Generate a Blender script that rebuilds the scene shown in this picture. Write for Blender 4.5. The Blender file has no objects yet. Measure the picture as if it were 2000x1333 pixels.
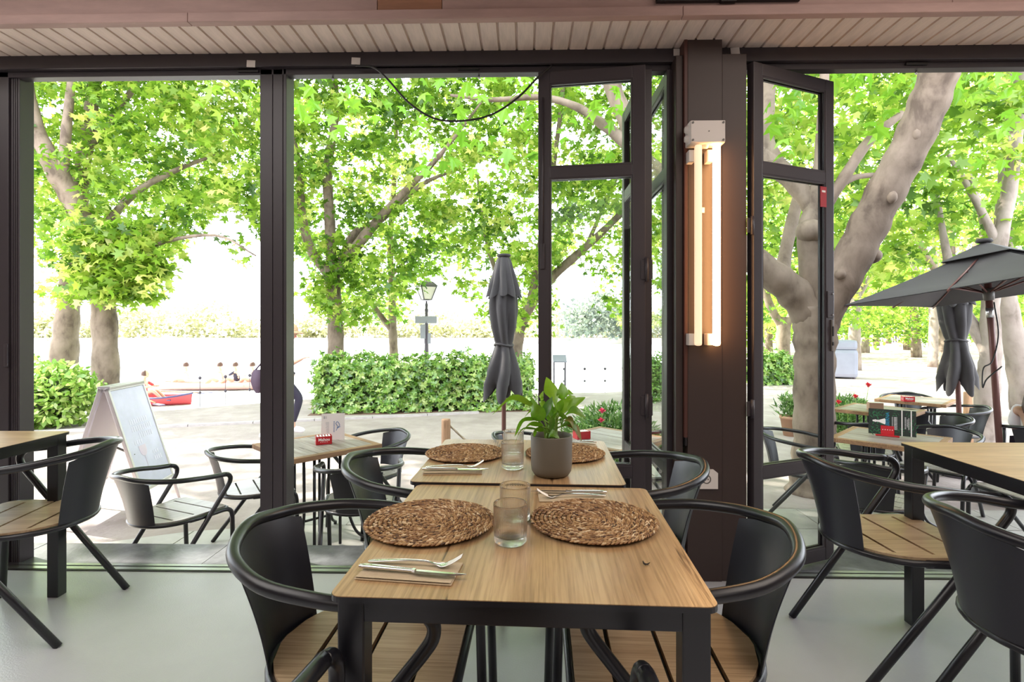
import bpy, bmesh, math, random
import numpy as np
from mathutils import Vector, Matrix, Euler

random.seed(7)
RNG = np.random.default_rng(11)
PI = math.pi
R = math.radians
SC = bpy.context.scene
COL = SC.collection

# ------------------------------------------------------------------ camera, world, sun, exposure
YAW = R(1.3)
CA, SA = math.cos(YAW), math.sin(YAW)
EYE_Z, FPX, HOR = 1.24, 1060.0, 638.0
cam_d = bpy.data.cameras.new('camera')
cam_d.sensor_width = 36.0
cam_d.lens = FPX / 2000 * 36
cam_d.shift_y = -(666.5 - HOR) / 2000
cam_d.clip_end = 600
cam = bpy.data.objects.new('camera', cam_d)
cam.location = (0, 0, EYE_Z)
cam.rotation_euler = (PI / 2, 0, YAW)
COL.objects.link(cam)
SC.camera = cam

wd = bpy.data.worlds.new('sky')
SC.world = wd
wd.use_nodes = True
wd.node_tree.nodes['Background'].inputs[0].default_value = (0.88, 0.93, 1.0, 1)
wd.node_tree.nodes['Background'].inputs[1].default_value = 6.3

sun_d = bpy.data.lights.new('sun', 'SUN')
sun_d.energy = 23.0
sun_d.angle = R(0.6)
sun_d.color = (1.0, 0.93, 0.82)
sun = bpy.data.objects.new('sun', sun_d)
SUN_FROM = Vector((-0.85, 0.34, 0.95))
sun.rotation_euler = SUN_FROM.to_track_quat('Z', 'Y').to_euler()
COL.objects.link(sun)

def area(name, loc, rot, size, power, color):
    d = bpy.data.lights.new(name, 'AREA')
    d.shape = 'RECTANGLE'
    d.size, d.size_y = size
    d.energy = power
    d.color = color
    o = bpy.data.objects.new(name, d)
    o.location = loc
    o.rotation_euler = rot
    COL.objects.link(o)
    return o
# unseen soft fill lights, added under the ceiling to brighten the room
area('fill_light', (-2.6, 0.6, 2.93), (0, 0, 0), (3.2, 2.6), 84, (1.0, 0.95, 0.90))
area('fill_light', (2.6, 0.6, 2.93), (0, 0, 0), (3.2, 2.6), 84, (1.0, 0.88, 0.78))
area('fill_light', (0.0, -2.9, 2.93), (0, 0, 0), (5.0, 2.4), 60, (1.0, 0.92, 0.86))

vs = SC.view_settings
vs.view_transform = 'Standard'
vs.look = 'None'
vs.gamma = 1.0
vs.use_curve_mapping = False
vs.exposure = 0.0
cy = SC.cycles
cy.use_denoising = True
cy.max_bounces = 8
cy.diffuse_bounces = 4
cy.glossy_bounces = 4
cy.transmission_bounces = 8
cy.transparent_max_bounces = 24
cy.caustics_reflective = False
cy.caustics_refractive = False
cy.sample_clamp_indirect = 6.0

# ------------------------------------------------------------------ helpers
GZ = -0.41                                            # level of the terrace outside

def at(px, py, Z):
    """world point at depth Z along the sight line of a photo pixel (surveying helper)"""
    xc = (px - 1000) / FPX * Z
    return Vector((xc * CA - Z * SA, Z * CA + xc * SA, EYE_Z - (py - HOR) / FPX * Z))

def cw(xc, Z, z=0.0):
    """camera-aligned plan coordinates to world"""
    return Vector((xc * CA - Z * SA, Z * CA + xc * SA, z))

def tag(o, label=None, cat=None, group=None, kind=None):
    if label: o['label'] = label
    if cat: o['category'] = cat
    if group: o['group'] = group
    if kind: o['kind'] = kind
    return o

def thing(name, label, cat, loc=(0, 0, 0), rotz=0.0, group=None, kind=None):
    o = bpy.data.objects.new(name, None)
    o.empty_display_size = 0.1
    o.location = loc
    o.rotation_euler = (0, 0, rotz)
    COL.objects.link(o)
    return tag(o, label, cat, group, kind)

def children(o):
    return [c for c in o.children]

def dup(root, loc, rotz, label=None, group=None):
    r = root.copy(); COL.objects.link(r)
    r.location = loc; r.rotation_euler = (0, 0, rotz)
    if label: r['label'] = label
    if group: r['group'] = group
    for ch in list(root.children):
        c = ch.copy(); COL.objects.link(c); c.parent = r
        for g in list(ch.children):
            d = g.copy(); COL.objects.link(d); d.parent = c
    return r

def spline(pts, n=6):
    """Catmull-Rom through 3D points"""
    P = [Vector(p) for p in pts]
    if len(P) < 3: return P
    Q = [P[0] * 2 - P[1]] + P + [P[-1] * 2 - P[-2]]
    out = []
    for i in range(1, len(Q) - 2):
        a, b, c, d = Q[i - 1], Q[i], Q[i + 1], Q[i + 2]
        for k in range(n):
            t = k / n
            out.append(0.5 * ((2 * b) + (c - a) * t + (2 * a - 5 * b + 4 * c - d) * t * t + (3 * b - a - 3 * c + d) * t ** 3))
    out.append(P[-1])
    return out

def lerp_list(v, n):
    v = list(v)
    out = []
    for i in range(n):
        t = i / (n - 1) * (len(v) - 1)
        k = min(int(t), len(v) - 2)
        out.append(v[k] + (v[k + 1] - v[k]) * (t - k))
    return out

class MB:
    def __init__(s):
        s.v, s.f, s.sm = [], [], []
    def add(s, vs_, fs, smooth=False):
        o = len(s.v)
        s.v += [tuple(p) for p in vs_]
        s.f += [tuple(i + o for i in f) for f in fs]
        s.sm += [smooth] * len(fs)
        return s
    def box(s, c, size, rot=None, bevel=0.0):
        x, y, z = [d / 2 for d in size]
        if bevel > 0:
            b = min(bevel, x * .9, y * .9, z * .9)
            bm = bmesh.new()
            bmesh.ops.create_cube(bm, size=1)
            for v in bm.verts: v.co = Vector((v.co.x * 2 * x, v.co.y * 2 * y, v.co.z * 2 * z))
            bmesh.ops.bevel(bm, geom=bm.edges[:], offset=b, segments=2, affect='EDGES', profile=0.6)
            vs_ = [v.co.copy() for v in bm.verts]
            bm.verts.index_update()
            fs = [[v.index for v in f.verts] for f in bm.faces]
            bm.free()
        else:
            vs_ = [Vector((a * x, b * y, d * z)) for a in (-1, 1) for b in (-1, 1) for d in (-1, 1)]
            fs = [(0, 1, 3, 2), (4, 6, 7, 5), (0, 4, 5, 1), (2, 3, 7, 6), (0, 2, 6, 4), (1, 5, 7, 3)]
        M = Euler(rot).to_matrix() if rot else None
        c = Vector(c)
        return s.add([(M @ p if M else p) + c for p in vs_], fs)
    def box2(s, a, b, bevel=0.0):
        a, b = Vector(a), Vector(b)
        return s.box((a + b) / 2, [abs(b[i] - a[i]) for i in range(3)], None, bevel)
    def tube(s, path, rad, n=10, caps=True, closed=False, flat=1.0):
        P = [Vector(p) for p in path]
        m = len(P)
        rr = list(rad) if hasattr(rad, '__len__') else [rad] * m
        if len(rr) != m: rr = lerp_list(rr, m)
        T = []
        for i in range(m):
            a = P[(i - 1) % m] if (closed or i > 0) else P[i]
            b = P[(i + 1) % m] if (closed or i < m - 1) else P[i]
            t = (b - a)
            T.append(t.normalized() if t.length > 1e-9 else Vector((0, 0, 1)))
        u = T[0].orthogonal().normalized()
        vs_ = []
        for i in range(m):
            u = (u - T[i] * u.dot(T[i]))
            u = u.normalized() if u.length > 1e-6 else T[i].orthogonal().normalized()
            w = T[i].cross(u)
            for k in range(n):
                a = 2 * PI * k / n
                vs_.append(P[i] + (u * math.cos(a) + w * math.sin(a) * flat) * rr[i])
        fs = []
        for i in range(m if closed else m - 1):
            j = (i + 1) % m
            for k in range(n):
                l = (k + 1) % n
                fs.append((i * n + k, i * n + l, j * n + l, j * n + k))
        s.add(vs_, fs, True)
        if caps and not closed:
            o = len(s.v) - len(vs_)
            s.f += [tuple(o + k for k in reversed(range(n))), tuple(o + (m - 1) * n + k for k in range(n))]
            s.sm += [False, False]
        return s
    def cyl(s, c, r, h, n=16, r2=None):
        c = Vector(c)
        return s.tube([c, c + Vector((0, 0, h))], [r, r if r2 is None else r2], n)
    def lathe(s, prof, n=32, c=(0, 0, 0), mod=None, smooth=True):
        c = Vector(c)
        vs_, fs = [], []
        for (r, z) in prof:
            for k in range(n):
                a = 2 * PI * k / n
                q = r * (mod(a, z, r) if mod else 1)
                vs_.append(c + Vector((q * math.cos(a), q * math.sin(a), z)))
        for i in range(len(prof) - 1):
            for k in range(n):
                l = (k + 1) % n
                fs.append((i * n + k, i * n + l, (i + 1) * n + l, (i + 1) * n + k))
        return s.add(vs_, fs, smooth)
    def disc(s, c, r, n=24, up=True):
        c = Vector(c)
        vs_ = [c + Vector((r * math.cos(2 * PI * k / n), r * math.sin(2 * PI * k / n), 0)) for k in range(n)]
        return s.add(vs_, [tuple(range(n)) if up else tuple(reversed(range(n)))])
    def prism(s, poly, z0, z1):
        n = len(poly)
        vs_ = [(p[0], p[1], z0) for p in poly] + [(p[0], p[1], z1) for p in poly]
        fs = [tuple(reversed(range(n))), tuple(range(n, 2 * n))]
        fs += [(i, (i + 1) % n, n + (i + 1) % n, n + i) for i in range(n)]
        return s.add(vs_, fs)
    def grid(s, pts, smooth=True, wrap=False):
        """pts: rows of points"""
        m, n = len(pts), len(pts[0])
        vs_ = [p for row in pts for p in row]
        fs = [(i * n + k, i * n + (k + 1) % n, (i + 1) * n + (k + 1) % n, (i + 1) * n + k) for i in range(m - 1) for k in range(n if wrap else n - 1)]
        return s.add(vs_, fs, smooth)
    def sphere(s, c, r, n=12, m=8):
        if not hasattr(r, '__len__'): r = (r, r, r)
        c = Vector(c)
        rows = []
        for i in range(m + 1):
            ph = PI * i / m
            q = max(math.sin(ph), 1e-3)
            rows.append([c + Vector((r[0] * q * math.cos(2 * PI * k / n), r[1] * q * math.sin(2 * PI * k / n), -r[2] * math.cos(ph))) for k in range(n)])
        return s.grid(rows, True, True)
    def xf(s, M, start=0):
        s.v = s.v[:start] + [tuple(M @ Vector(p)) for p in s.v[start:]]
        return s
    def build(s, name, mat, parent=None, loc=None, rot=None):
        me = bpy.data.meshes.new(name)
        me.from_pydata(s.v, [], s.f)
        me.polygons.foreach_set('use_smooth', s.sm)
        me.materials.append(mat)
        me.update()
        o = bpy.data.objects.new(name, me)
        COL.objects.link(o)
        if parent: o.parent = parent
        if loc is not None: o.location = loc
        if rot is not None: o.rotation_euler = rot
        return o

def share(src, name, parent, loc=(0, 0, 0), rot=(0, 0, 0), scale=(1, 1, 1)):
    o = bpy.data.objects.new(name, src.data)
    COL.objects.link(o)
    o.parent = parent; o.location = loc; o.rotation_euler = rot; o.scale = scale
    return o

def rrect(w, d, r, n=5, cx=0.0, cy_=0.0):
    out = []
    for sx, sy, a0 in ((1, 1, 0), (-1, 1, 90), (-1, -1, 180), (1, -1, 270)):
        for k in range(n + 1):
            a = R(a0 + 90 * k / n)
            out.append((cx + sx * (w / 2 - r) + r * math.cos(a), cy_ + sy * (d / 2 - r) + r * math.sin(a)))
    return out

# ------------------------------------------------------------------ materials
def nt(m):
    return m.node_tree.nodes, m.node_tree.links

def mat(name, col, rough=0.5, metal=0.0, spec=0.5, var=0.0, vscale=8.0, bump=0.0, bscale=60.0, stretch=(1, 1, 1), col2=None, coat=0.0, emit=None, estr=0.0, sheen=0.0):
    m = bpy.data.materials.new(name); m.use_nodes = True
    N, L = nt(m)
    b = N['Principled BSDF']
    b.inputs['Base Color'].default_value = (*col, 1)
    b.inputs['Roughness'].default_value = rough
    b.inputs['Metallic'].default_value = metal
    b.inputs['Specular IOR Level'].default_value = spec
    b.inputs['Coat Weight'].default_value = coat
    b.inputs['Sheen Weight'].default_value = sheen
    if emit:
        b.inputs['Emission Color'].default_value = (*emit, 1)
        b.inputs['Emission Strength'].default_value = estr
    if var or col2 or bump:
        tc = N.new('ShaderNodeTexCoord'); mp = N.new('ShaderNodeMapping')
        mp.inputs['Scale'].default_value = stretch
        L.new(tc.outputs['Object'], mp.inputs['Vector'])
    if var or col2:
        no = N.new('ShaderNodeTexNoise'); no.inputs['Scale'].default_value = vscale
        no.inputs['Detail'].default_value = 6; no.inputs['Roughness'].default_value = 0.62
        L.new(mp.outputs[0], no.inputs['Vector'])
        rp = N.new('ShaderNodeValToRGB')
        c2 = col2 or tuple(c * (1 - var) for c in col)
        c1 = col if col2 else tuple(min(1, c * (1 + var * .6)) for c in col)
        rp.color_ramp.elements[0].position = 0.36; rp.color_ramp.elements[0].color = (*c2, 1)
        rp.color_ramp.elements[1].position = 0.64; rp.color_ramp.elements[1].color = (*c1, 1)
        L.new(no.outputs['Fac'], rp.inputs['Fac']); L.new(rp.outputs['Color'], b.inputs['Base Color'])
    if bump:
        n2 = N.new('ShaderNodeTexNoise'); n2.inputs['Scale'].default_value = bscale; n2.inputs['Detail'].default_value = 3
        L.new(mp.outputs[0], n2.inputs['Vector'])
        bp = N.new('ShaderNodeBump'); bp.inputs['Strength'].default_value = bump; bp.inputs['Distance'].default_value = 0.01
        L.new(n2.outputs['Fac'], bp.inputs['Height']); L.new(bp.outputs['Normal'], b.inputs['Normal'])
    return m

def wood(name, light, dark, crack, axis=1, rough=0.42, s=1.0, crackw=0.5):
    """oak-like board with grain along the given local axis, darker figure and a few open cracks"""
    m = bpy.data.materials.new(name); m.use_nodes = True
    N, L = nt(m); b = N['Principled BSDF']
    b.inputs['Roughness'].default_value = rough
    tc = N.new('ShaderNodeTexCoord')
    info = N.new('ShaderNodeObjectInfo')
    off = N.new('ShaderNodeVectorMath'); off.operation = 'MULTIPLY_ADD'
    off.inputs[1].default_value = (13.0, 17.0, 5.0)
    L.new(info.outputs['Random'], off.inputs[0]); L.new(tc.outputs['Object'], off.inputs[2])
    def noise(sc, detail, rough_=0.6, dist=0.0):
        mp = N.new('ShaderNodeMapping')
        v = [sc[0] * s] * 3; v[axis] = sc[1] * s
        mp.inputs['Scale'].default_value = v
        L.new(off.outputs[0], mp.inputs['Vector'])
        no = N.new('ShaderNodeTexNoise'); no.inputs['Scale'].default_value = 1; no.inputs['Detail'].default_value = detail
        no.inputs['Roughness'].default_value = rough_; no.inputs['Distortion'].default_value = dist
        L.new(mp.outputs[0], no.inputs['Vector'])
        return no.outputs['Fac']
    def ramp(f, stops):
        r = N.new('ShaderNodeValToRGB')
        e = r.color_ramp.elements
        e[0].position, e[0].color = stops[0][0], (*stops[0][1], 1)
        e[1].position, e[1].color = stops[-1][0], (*stops[-1][1], 1)
        for p, c in stops[1:-1]:
            q = e.new(p); q.color = (*c, 1)
        L.new(f, r.inputs['Fac']); return r.outputs['Color']
    def mix(fac, a, c, mode='MULTIPLY'):
        x = N.new('ShaderNodeMix'); x.data_type = 'RGBA'; x.blend_type = mode
        if isinstance(fac, float): x.inputs[0].default_value = fac
        else: L.new(fac, x.inputs[0])
        L.new(a, x.inputs[6]); L.new(c, x.inputs[7]); return x.outputs[2]
    mid = tuple((a + c) / 2 for a, c in zip(light, dark))
    base = ramp(noise((11, 1.1), 5, 0.6, 0.6), [(0.3, dark), (0.5, mid), (0.68, light)])
    fib = ramp(noise((170, 5), 3), [(0.32, (0.55, 0.50, 0.44)), (0.56, (1, 1, 1))])
    c = mix(0.7, base, fib)
    ck = ramp(noise((34, 1.7), 4, 0.55, 0.25), [(0.315, crack), (0.35, (1, 1, 1))])
    c = mix(crackw, c, ck)
    L.new(c, b.inputs['Base Color'])
    bp = N.new('ShaderNodeBump'); bp.inputs['Strength'].default_value = 0.12; bp.inputs['Distance'].default_value = 0.004
    L.new(noise((170, 5), 3), bp.inputs['Height']); L.new(bp.outputs['Normal'], b.inputs['Normal'])
    return m

def leaf_mat(name, stops, trans=0.45, gloss=0.04):
    m = bpy.data.materials.new(name); m.use_nodes = True
    N, L = nt(m)
    N.remove(N['Principled BSDF'])
    out = N['Material Output']
    a = N.new('ShaderNodeAttribute'); a.attribute_name = 'tone'
    r = N.new('ShaderNodeValToRGB'); e = r.color_ramp.elements
    e[0].position, e[0].color = 0.0, (*stops[0], 1)
    e[1].position, e[1].color = 1.0, (*stops[-1], 1)
    for i, c in enumerate(stops[1:-1]):
        q = e.new((i + 1) / (len(stops) - 1)); q.color = (*c, 1)
    L.new(a.outputs['Fac'], r.inputs['Fac'])
    d = N.new('ShaderNodeBsdfDiffuse'); t = N.new('ShaderNodeBsdfTranslucent'); g = N.new('ShaderNodeBsdfGlossy')
    g.inputs['Roughness'].default_value = 0.38
    L.new(r.outputs['Color'], d.inputs['Color']); L.new(r.outputs['Color'], t.inputs['Color'])
    m1 = N.new('ShaderNodeMixShader'); m1.inputs[0].default_value = trans
    L.new(d.outputs[0], m1.inputs[1]); L.new(t.outputs[0], m1.inputs[2])
    m2 = N.new('ShaderNodeMixShader'); m2.inputs[0].default_value = gloss
    L.new(m1.outputs[0], m2.inputs[1]); L.new(g.outputs[0], m2.inputs[2])
    L.new(m2.outputs[0], out.inputs['Surface'])
    return m

def pane_mat(name, tint=(0.97, 0.99, 0.98)):
    m = bpy.data.materials.new(name); m.use_nodes = True
    N, L = nt(m); N.remove(N['Principled BSDF'])
    t = N.new('ShaderNodeBsdfTransparent'); t.inputs[0].default_value = (*tint, 1)
    g = N.new('ShaderNodeBsdfGlossy'); g.inputs['Roughness'].default_value = 0.0
    lw = N.new('ShaderNodeLayerWeight'); lw.inputs[0].default_value = 0.5
    pw = N.new('ShaderNodeMath'); pw.operation = 'POWER'; pw.inputs[1].default_value = 5.2
    L.new(lw.outputs['Facing'], pw.inputs[0])
    f = N.new('ShaderNodeMath'); f.operation = 'MULTIPLY_ADD'; f.inputs[1].default_value = 0.5; f.inputs[2].default_value = 0.015
    L.new(pw.outputs[0], f.inputs[0])
    mx = N.new('ShaderNodeMixShader')
    L.new(f.outputs[0], mx.inputs[0]); L.new(t.outputs[0], mx.inputs[1]); L.new(g.outputs[0], mx.inputs[2])
    L.new(mx.outputs[0], N['Material Output'].inputs['Surface'])
    return m

def bark_mat(name, pale, mid, dark):
    m = bpy.data.materials.new(name); m.use_nodes = True
    N, L = nt(m); b = N['Principled BSDF']; b.inputs['Roughness'].default_value = 0.85
    tc = N.new('ShaderNodeTexCoord'); mp = N.new('ShaderNodeMapping'); mp.inputs['Scale'].default_value = (4.5, 4.5, 2.6)
    L.new(tc.outputs['Object'], mp.inputs['Vector'])
    no = N.new('ShaderNodeTexNoise'); no.inputs['Scale'].default_value = 1; no.inputs['Detail'].default_value = 5; no.inputs['Roughness'].default_value = 0.58
    no.inputs['Distortion'].default_value = 0.25
    L.new(mp.outputs[0], no.inputs['Vector'])
    r = N.new('ShaderNodeValToRGB'); e = r.color_ramp.elements
    e[0].position, e[0].color = 0.36, (*dark, 1)
    e[1].position, e[1].color = 0.62, (*pale, 1)
    q = e.new(0.47); q.color = (*mid, 1)
    L.new(no.outputs['Fac'], r.inputs['Fac']); L.new(r.outputs['Color'], b.inputs['Base Color'])
    bp = N.new('ShaderNodeBump'); bp.inputs['Strength'].default_value = 0.5; bp.inputs['Distance'].default_value = 0.03
    L.new(no.outputs['Fac'], bp.inputs['Height']); L.new(bp.outputs['Normal'], b.inputs['Normal'])
    return m

M = {}
M['black_metal'] = mat('black_powder_coat', (0.009, 0.009, 0.013), 0.30, 0.0, 0.6, bump=0.05, bscale=900)
M['sheet_metal'] = mat('anthracite_sheet', (0.016, 0.017, 0.025), 0.36, 0.0, 0.6, bump=0.05, bscale=900)
M['frame_metal'] = mat('dark_brown_frame', (0.042, 0.034, 0.040), 0.38, 0.0, 0.5, bump=0.04, bscale=700)
M['pillar'] = mat('brown_panel', (0.045, 0.028, 0.025), 0.48, 0.0, 0.5, bump=0.06, bscale=500)
M['red_trim'] = mat('reddish_timber_trim', (0.075, 0.026, 0.02), 0.5)
M['floor'] = mat('pale_resin_floor', (0.52, 0.53, 0.56), 0.24, 0.0, 0.5, var=0.06, vscale=1.3, bump=0.10, bscale=170)
M['soffit'] = mat('painted_board', (0.74, 0.61, 0.54), 0.55, var=0.12, vscale=5, stretch=(6, 1, 1), bump=0.1, bscale=120)
M['beam'] = mat('pinkish_beam_paint', (0.44, 0.29, 0.26), 0.55, var=0.10, vscale=4, stretch=(1, 5, 5), bump=0.1, bscale=150)
M['beam_orange'] = mat('bare_beam_board', (0.36, 0.17, 0.10), 0.6, var=0.15, vscale=5, stretch=(1, 6, 6))
M['plaster'] = mat('room_plaster', (0.34, 0.27, 0.24), 0.9)
M['slate'] = mat('slate_sill', (0.13, 0.135, 0.145), 0.35, col2=(0.07, 0.07, 0.08), vscale=9, bump=0.1, bscale=60)
M['alu'] = mat('aluminium', (0.62, 0.62, 0.64), 0.3, 1.0)
M['track'] = mat('track_black', (0.012, 0.010, 0.010), 0.4)
M['pane'] = pane_mat('window_glass')
M['table_wood'] = wood('light_oak_laminate', (0.56, 0.375, 0.20), (0.36, 0.21, 0.10), (0.13, 0.06, 0.025), 1, 0.29, 1.0, 0.85)
M['table_wood_x'] = wood('light_oak_laminate_across', (0.66, 0.49, 0.31), (0.50, 0.34, 0.19), (0.3, 0.18, 0.09), 0, 0.36, 1.0, 0.25)
M['seat_wood'] = wood('seat_pine', (0.57, 0.42, 0.265), (0.38, 0.255, 0.15), (0.28, 0.17, 0.10), 0, 0.4, 0.9, 0.3)
M['seat_pale'] = wood('seat_sky_glare', (0.44, 0.42, 0.40), (0.33, 0.30, 0.275), (0.22, 0.19, 0.16), 0, 0.3, 0.9, 0.3)  # seat wood again, with sky glare on the terrace seats put into its colour
M['old_wood'] = wood('weathered_plank', (0.46, 0.42, 0.40), (0.22, 0.17, 0.145), (0.12, 0.08, 0.06), 1, 0.5, 1.2, 0.8)
M['old_edge'] = wood('weathered_edge', (0.42, 0.25, 0.13), (0.22, 0.12, 0.06), (0.12, 0.07, 0.05), 0, 0.6)
M['seagrass'] = leaf_mat('seagrass', [(0.055, 0.022, 0.009), (0.24, 0.115, 0.045), (0.42, 0.245, 0.105), (0.70, 0.53, 0.33)], 0.0, 0.06)
M['mat_core'] = mat('seagrass_core', (0.06, 0.028, 0.012), 0.8)
M['steel'] = mat('polished_steel', (0.75, 0.74, 0.72), 0.16, 1.0)
M['kraft'] = mat('kraft_napkin', (0.52, 0.405, 0.265), 0.85, var=0.06, vscale=40, bump=0.15, bscale=300)
M['pot'] = mat('taupe_pot', (0.135, 0.120, 0.092), 0.55, bump=0.04, bscale=400)
M['soil'] = mat('soil', (0.035, 0.022, 0.015), 0.95, bump=0.6, bscale=120)
M['white_plastic'] = mat('white_plastic', (0.70, 0.64, 0.60), 0.45)
M['grey_plastic'] = mat('grey_plastic', (0.12, 0.11, 0.10), 0.4)
M['paper'] = mat('white_paper', (0.80, 0.75, 0.72), 0.8)
M['tube_on'] = mat('lamp_tube_bright', (1, 0.9, 0.8), 0.4, emit=(1.0, 0.54, 0.21), estr=24.0)
M['tube_dim'] = mat('lamp_tube_dim', (0.9, 0.75, 0.6), 0.35, emit=(1.0, 0.68, 0.40), estr=0.75)
M['cable'] = mat('black_cable', (0.012, 0.012, 0.012), 0.45)
M['sticker_red'] = mat('red_sticker', (0.40, 0.02, 0.03), 0.4)
M['red_box'] = mat('red_card', (0.52, 0.015, 0.025), 0.4)
M['white_print'] = mat('white_print', (0.85, 0.82, 0.80), 0.6)
M['sand'] = mat('sandy_ground', (0.43, 0.365, 0.345), 0.9, col2=(0.33, 0.275, 0.255), vscale=2.2, bump=0.6, bscale=26)
M['promenade'] = mat('promenade_gravel', (0.72, 0.64, 0.60), 0.9, var=0.12, vscale=1.4, bump=0.4, bscale=20)
M['paver'] = mat('terrace_slab', (0.45, 0.43, 0.40), 0.55, var=0.10, vscale=5, bump=0.15, bscale=60)
M['kerb'] = mat('stone_kerb', (0.50, 0.46, 0.45), 0.8, var=0.15, vscale=8)
M['earth'] = mat('bed_earth', (0.16, 0.09, 0.06), 0.95, bump=0.7, bscale=18)
M['canvas'] = mat('charcoal_canvas', (0.040, 0.036, 0.038), 0.8, var=0.10, vscale=6, bump=0.10, bscale=500, sheen=0.15)
M['pole'] = mat('brown_pole', (0.17, 0.075, 0.065), 0.35, 0.2)
M['bollard'] = wood('bollard_wood', (0.55, 0.34, 0.20), (0.34, 0.19, 0.10), (0.16, 0.09, 0.05), 2, 0.7, 2.0)
M['rope'] = mat('rope_fibre', (0.46, 0.38, 0.28), 0.9, bump=0.6, bscale=150)
M['bark'] = bark_mat('plane_bark', (0.255, 0.195, 0.148), (0.19, 0.142, 0.105), (0.105, 0.074, 0.054))
M['bark_pale'] = bark_mat('plane_bark_pale', (0.30, 0.25, 0.215), (0.25, 0.205, 0.175), (0.17, 0.135, 0.11))
M['leaf'] = leaf_mat('plane_leaf', [(0.07, 0.17, 0.015), (0.20, 0.37, 0.03), (0.38, 0.55, 0.06), (0.74, 0.76, 0.22)], 0.58)
M['leaf_near'] = leaf_mat('plane_leaf_near', [(0.13, 0.33, 0.02), (0.22, 0.46, 0.03), (0.30, 0.52, 0.05)], 0.55)
M['leaf_far'] = leaf_mat('far_leaf', [(0.28, 0.30, 0.15), (0.55, 0.56, 0.30), (0.80, 0.78, 0.52)], 0.4)  # haze and sun bleaching across the lake put into pale leaf colours
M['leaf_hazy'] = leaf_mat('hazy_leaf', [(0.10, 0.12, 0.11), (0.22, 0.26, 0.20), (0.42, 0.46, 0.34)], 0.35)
M['hedge_leaf'] = leaf_mat('laurel_leaf', [(0.06, 0.17, 0.016), (0.16, 0.34, 0.04), (0.30, 0.50, 0.08), (0.52, 0.64, 0.20)], 0.3, 0.08)
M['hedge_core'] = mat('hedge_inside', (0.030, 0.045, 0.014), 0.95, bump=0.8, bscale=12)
M['shrub_leaf'] = leaf_mat('rosemary_leaf', [(0.05, 0.13, 0.03), (0.13, 0.27, 0.06), (0.27, 0.40, 0.13)], 0.3)
M['house_leaf'] = leaf_mat('peace_lily_leaf', [(0.05, 0.16, 0.008), (0.15, 0.36, 0.012), (0.30, 0.52, 0.03)], 0.45, 0.08)
M['petiole'] = mat('leaf_stalk', (0.22, 0.38, 0.05), 0.5)
M['wilted'] = leaf_mat('wilted_leaf', [(0.22, 0.15, 0.05), (0.36, 0.34, 0.08)], 0.3)
M['petal_red'] = mat('red_petal', (0.62, 0.03, 0.05), 0.6)
M['petal_pink'] = mat('pink_petal', (0.75, 0.06, 0.16), 0.6)
M['terracotta'] = mat('terracotta', (0.48, 0.27, 0.17), 0.8)
M['iron'] = mat('lamp_post_iron', (0.09, 0.075, 0.10), 0.5)
M['lantern_glass'] = mat('milky_glass', (0.80, 0.74, 0.70), 0.3)
M['sign_back'] = mat('sign_back_grey', (0.34, 0.34, 0.42), 0.5)
M['board_frame'] = mat('a_board_aluminium', (0.62, 0.58, 0.62), 0.35, 0.6)
M['poster'] = mat('a_board_poster', (0.60, 0.60, 0.78), 0.25, var=0.08, vscale=5)
M['poster_print'] = mat('a_board_print', (0.68, 0.67, 0.82), 0.4)
M['poster_red'] = mat('a_board_print_rose', (0.66, 0.56, 0.70), 0.4)
M['menu_dark'] = mat('menu_dark', (0.020, 0.030, 0.026), 0.35)
M['menu_leaf'] = mat('menu_leaf_print', (0.03, 0.17, 0.07), 0.4, var=0.5, vscale=60)
M['menu_teal'] = mat('menu_teal', (0.02, 0.22, 0.36), 0.4)
M['grey_print'] = mat('grey_print', (0.42, 0.42, 0.42), 0.5)
M['blue_print'] = mat('blue_print', (0.10, 0.20, 0.42), 0.5)
M['skin'] = mat('skin', (0.60, 0.36, 0.26), 0.5)
M['hair'] = mat('brown_hair', (0.085, 0.035, 0.022), 0.5, var=0.35, vscale=60, stretch=(1, 1, .12), bump=0.5, bscale=160)
M['tan_cap'] = mat('tan_cap', (0.55, 0.36, 0.22), 0.8)
M['white_cloth'] = mat('white_cloth', (0.82, 0.78, 0.80), 0.9)
M['navy'] = mat('navy_leggings', (0.035, 0.030, 0.055), 0.8)
M['plum'] = mat('plum_bag', (0.06, 0.035, 0.06), 0.7)
M['rowing_red'] = mat('rowing_red', (0.62, 0.07, 0.08), 0.6)
M['boat_blue'] = mat('boat_blue', (0.06, 0.06, 0.16), 0.4)
M['boat_pink'] = mat('boat_salmon', (0.62, 0.36, 0.32), 0.5)
M['cover_grey'] = mat('grey_cover', (0.26, 0.28, 0.36), 0.6, var=0.06, vscale=3)
M['blackout'] = mat('black_frame', (0.012, 0.010, 0.011), 0.35)
M['pale_panel'] = mat('pale_panel', (0.55, 0.42, 0.38), 0.5)
M['quay'] = mat('pale_quay', (0.80, 0.72, 0.68), 0.8)
M['carton'] = mat('brown_carton', (0.40, 0.25, 0.17), 0.8)
M['twig'] = mat('dry_twig', (0.03, 0.022, 0.018), 0.9)

def glass_mat():
    m = bpy.data.materials.new('tumbler_glass'); m.use_nodes = True
    N, L = nt(m); N.remove(N['Principled BSDF'])
    g = N.new('ShaderNodeBsdfGlass'); g.inputs['IOR'].default_value = 1.38; g.inputs['Roughness'].default_value = 0.0
    t = N.new('ShaderNodeBsdfTransparent'); t.inputs[0].default_value = (0.99, 0.985, 0.98, 1)
    x = N.new('ShaderNodeMixShader'); x.inputs[0].default_value = 0.22
    L.new(g.outputs[0], x.inputs[1]); L.new(t.outputs[0], x.inputs[2]); L.new(x.outputs[0], N['Material Output'].inputs['Surface'])
    return m
M['glass'] = glass_mat()

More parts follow.
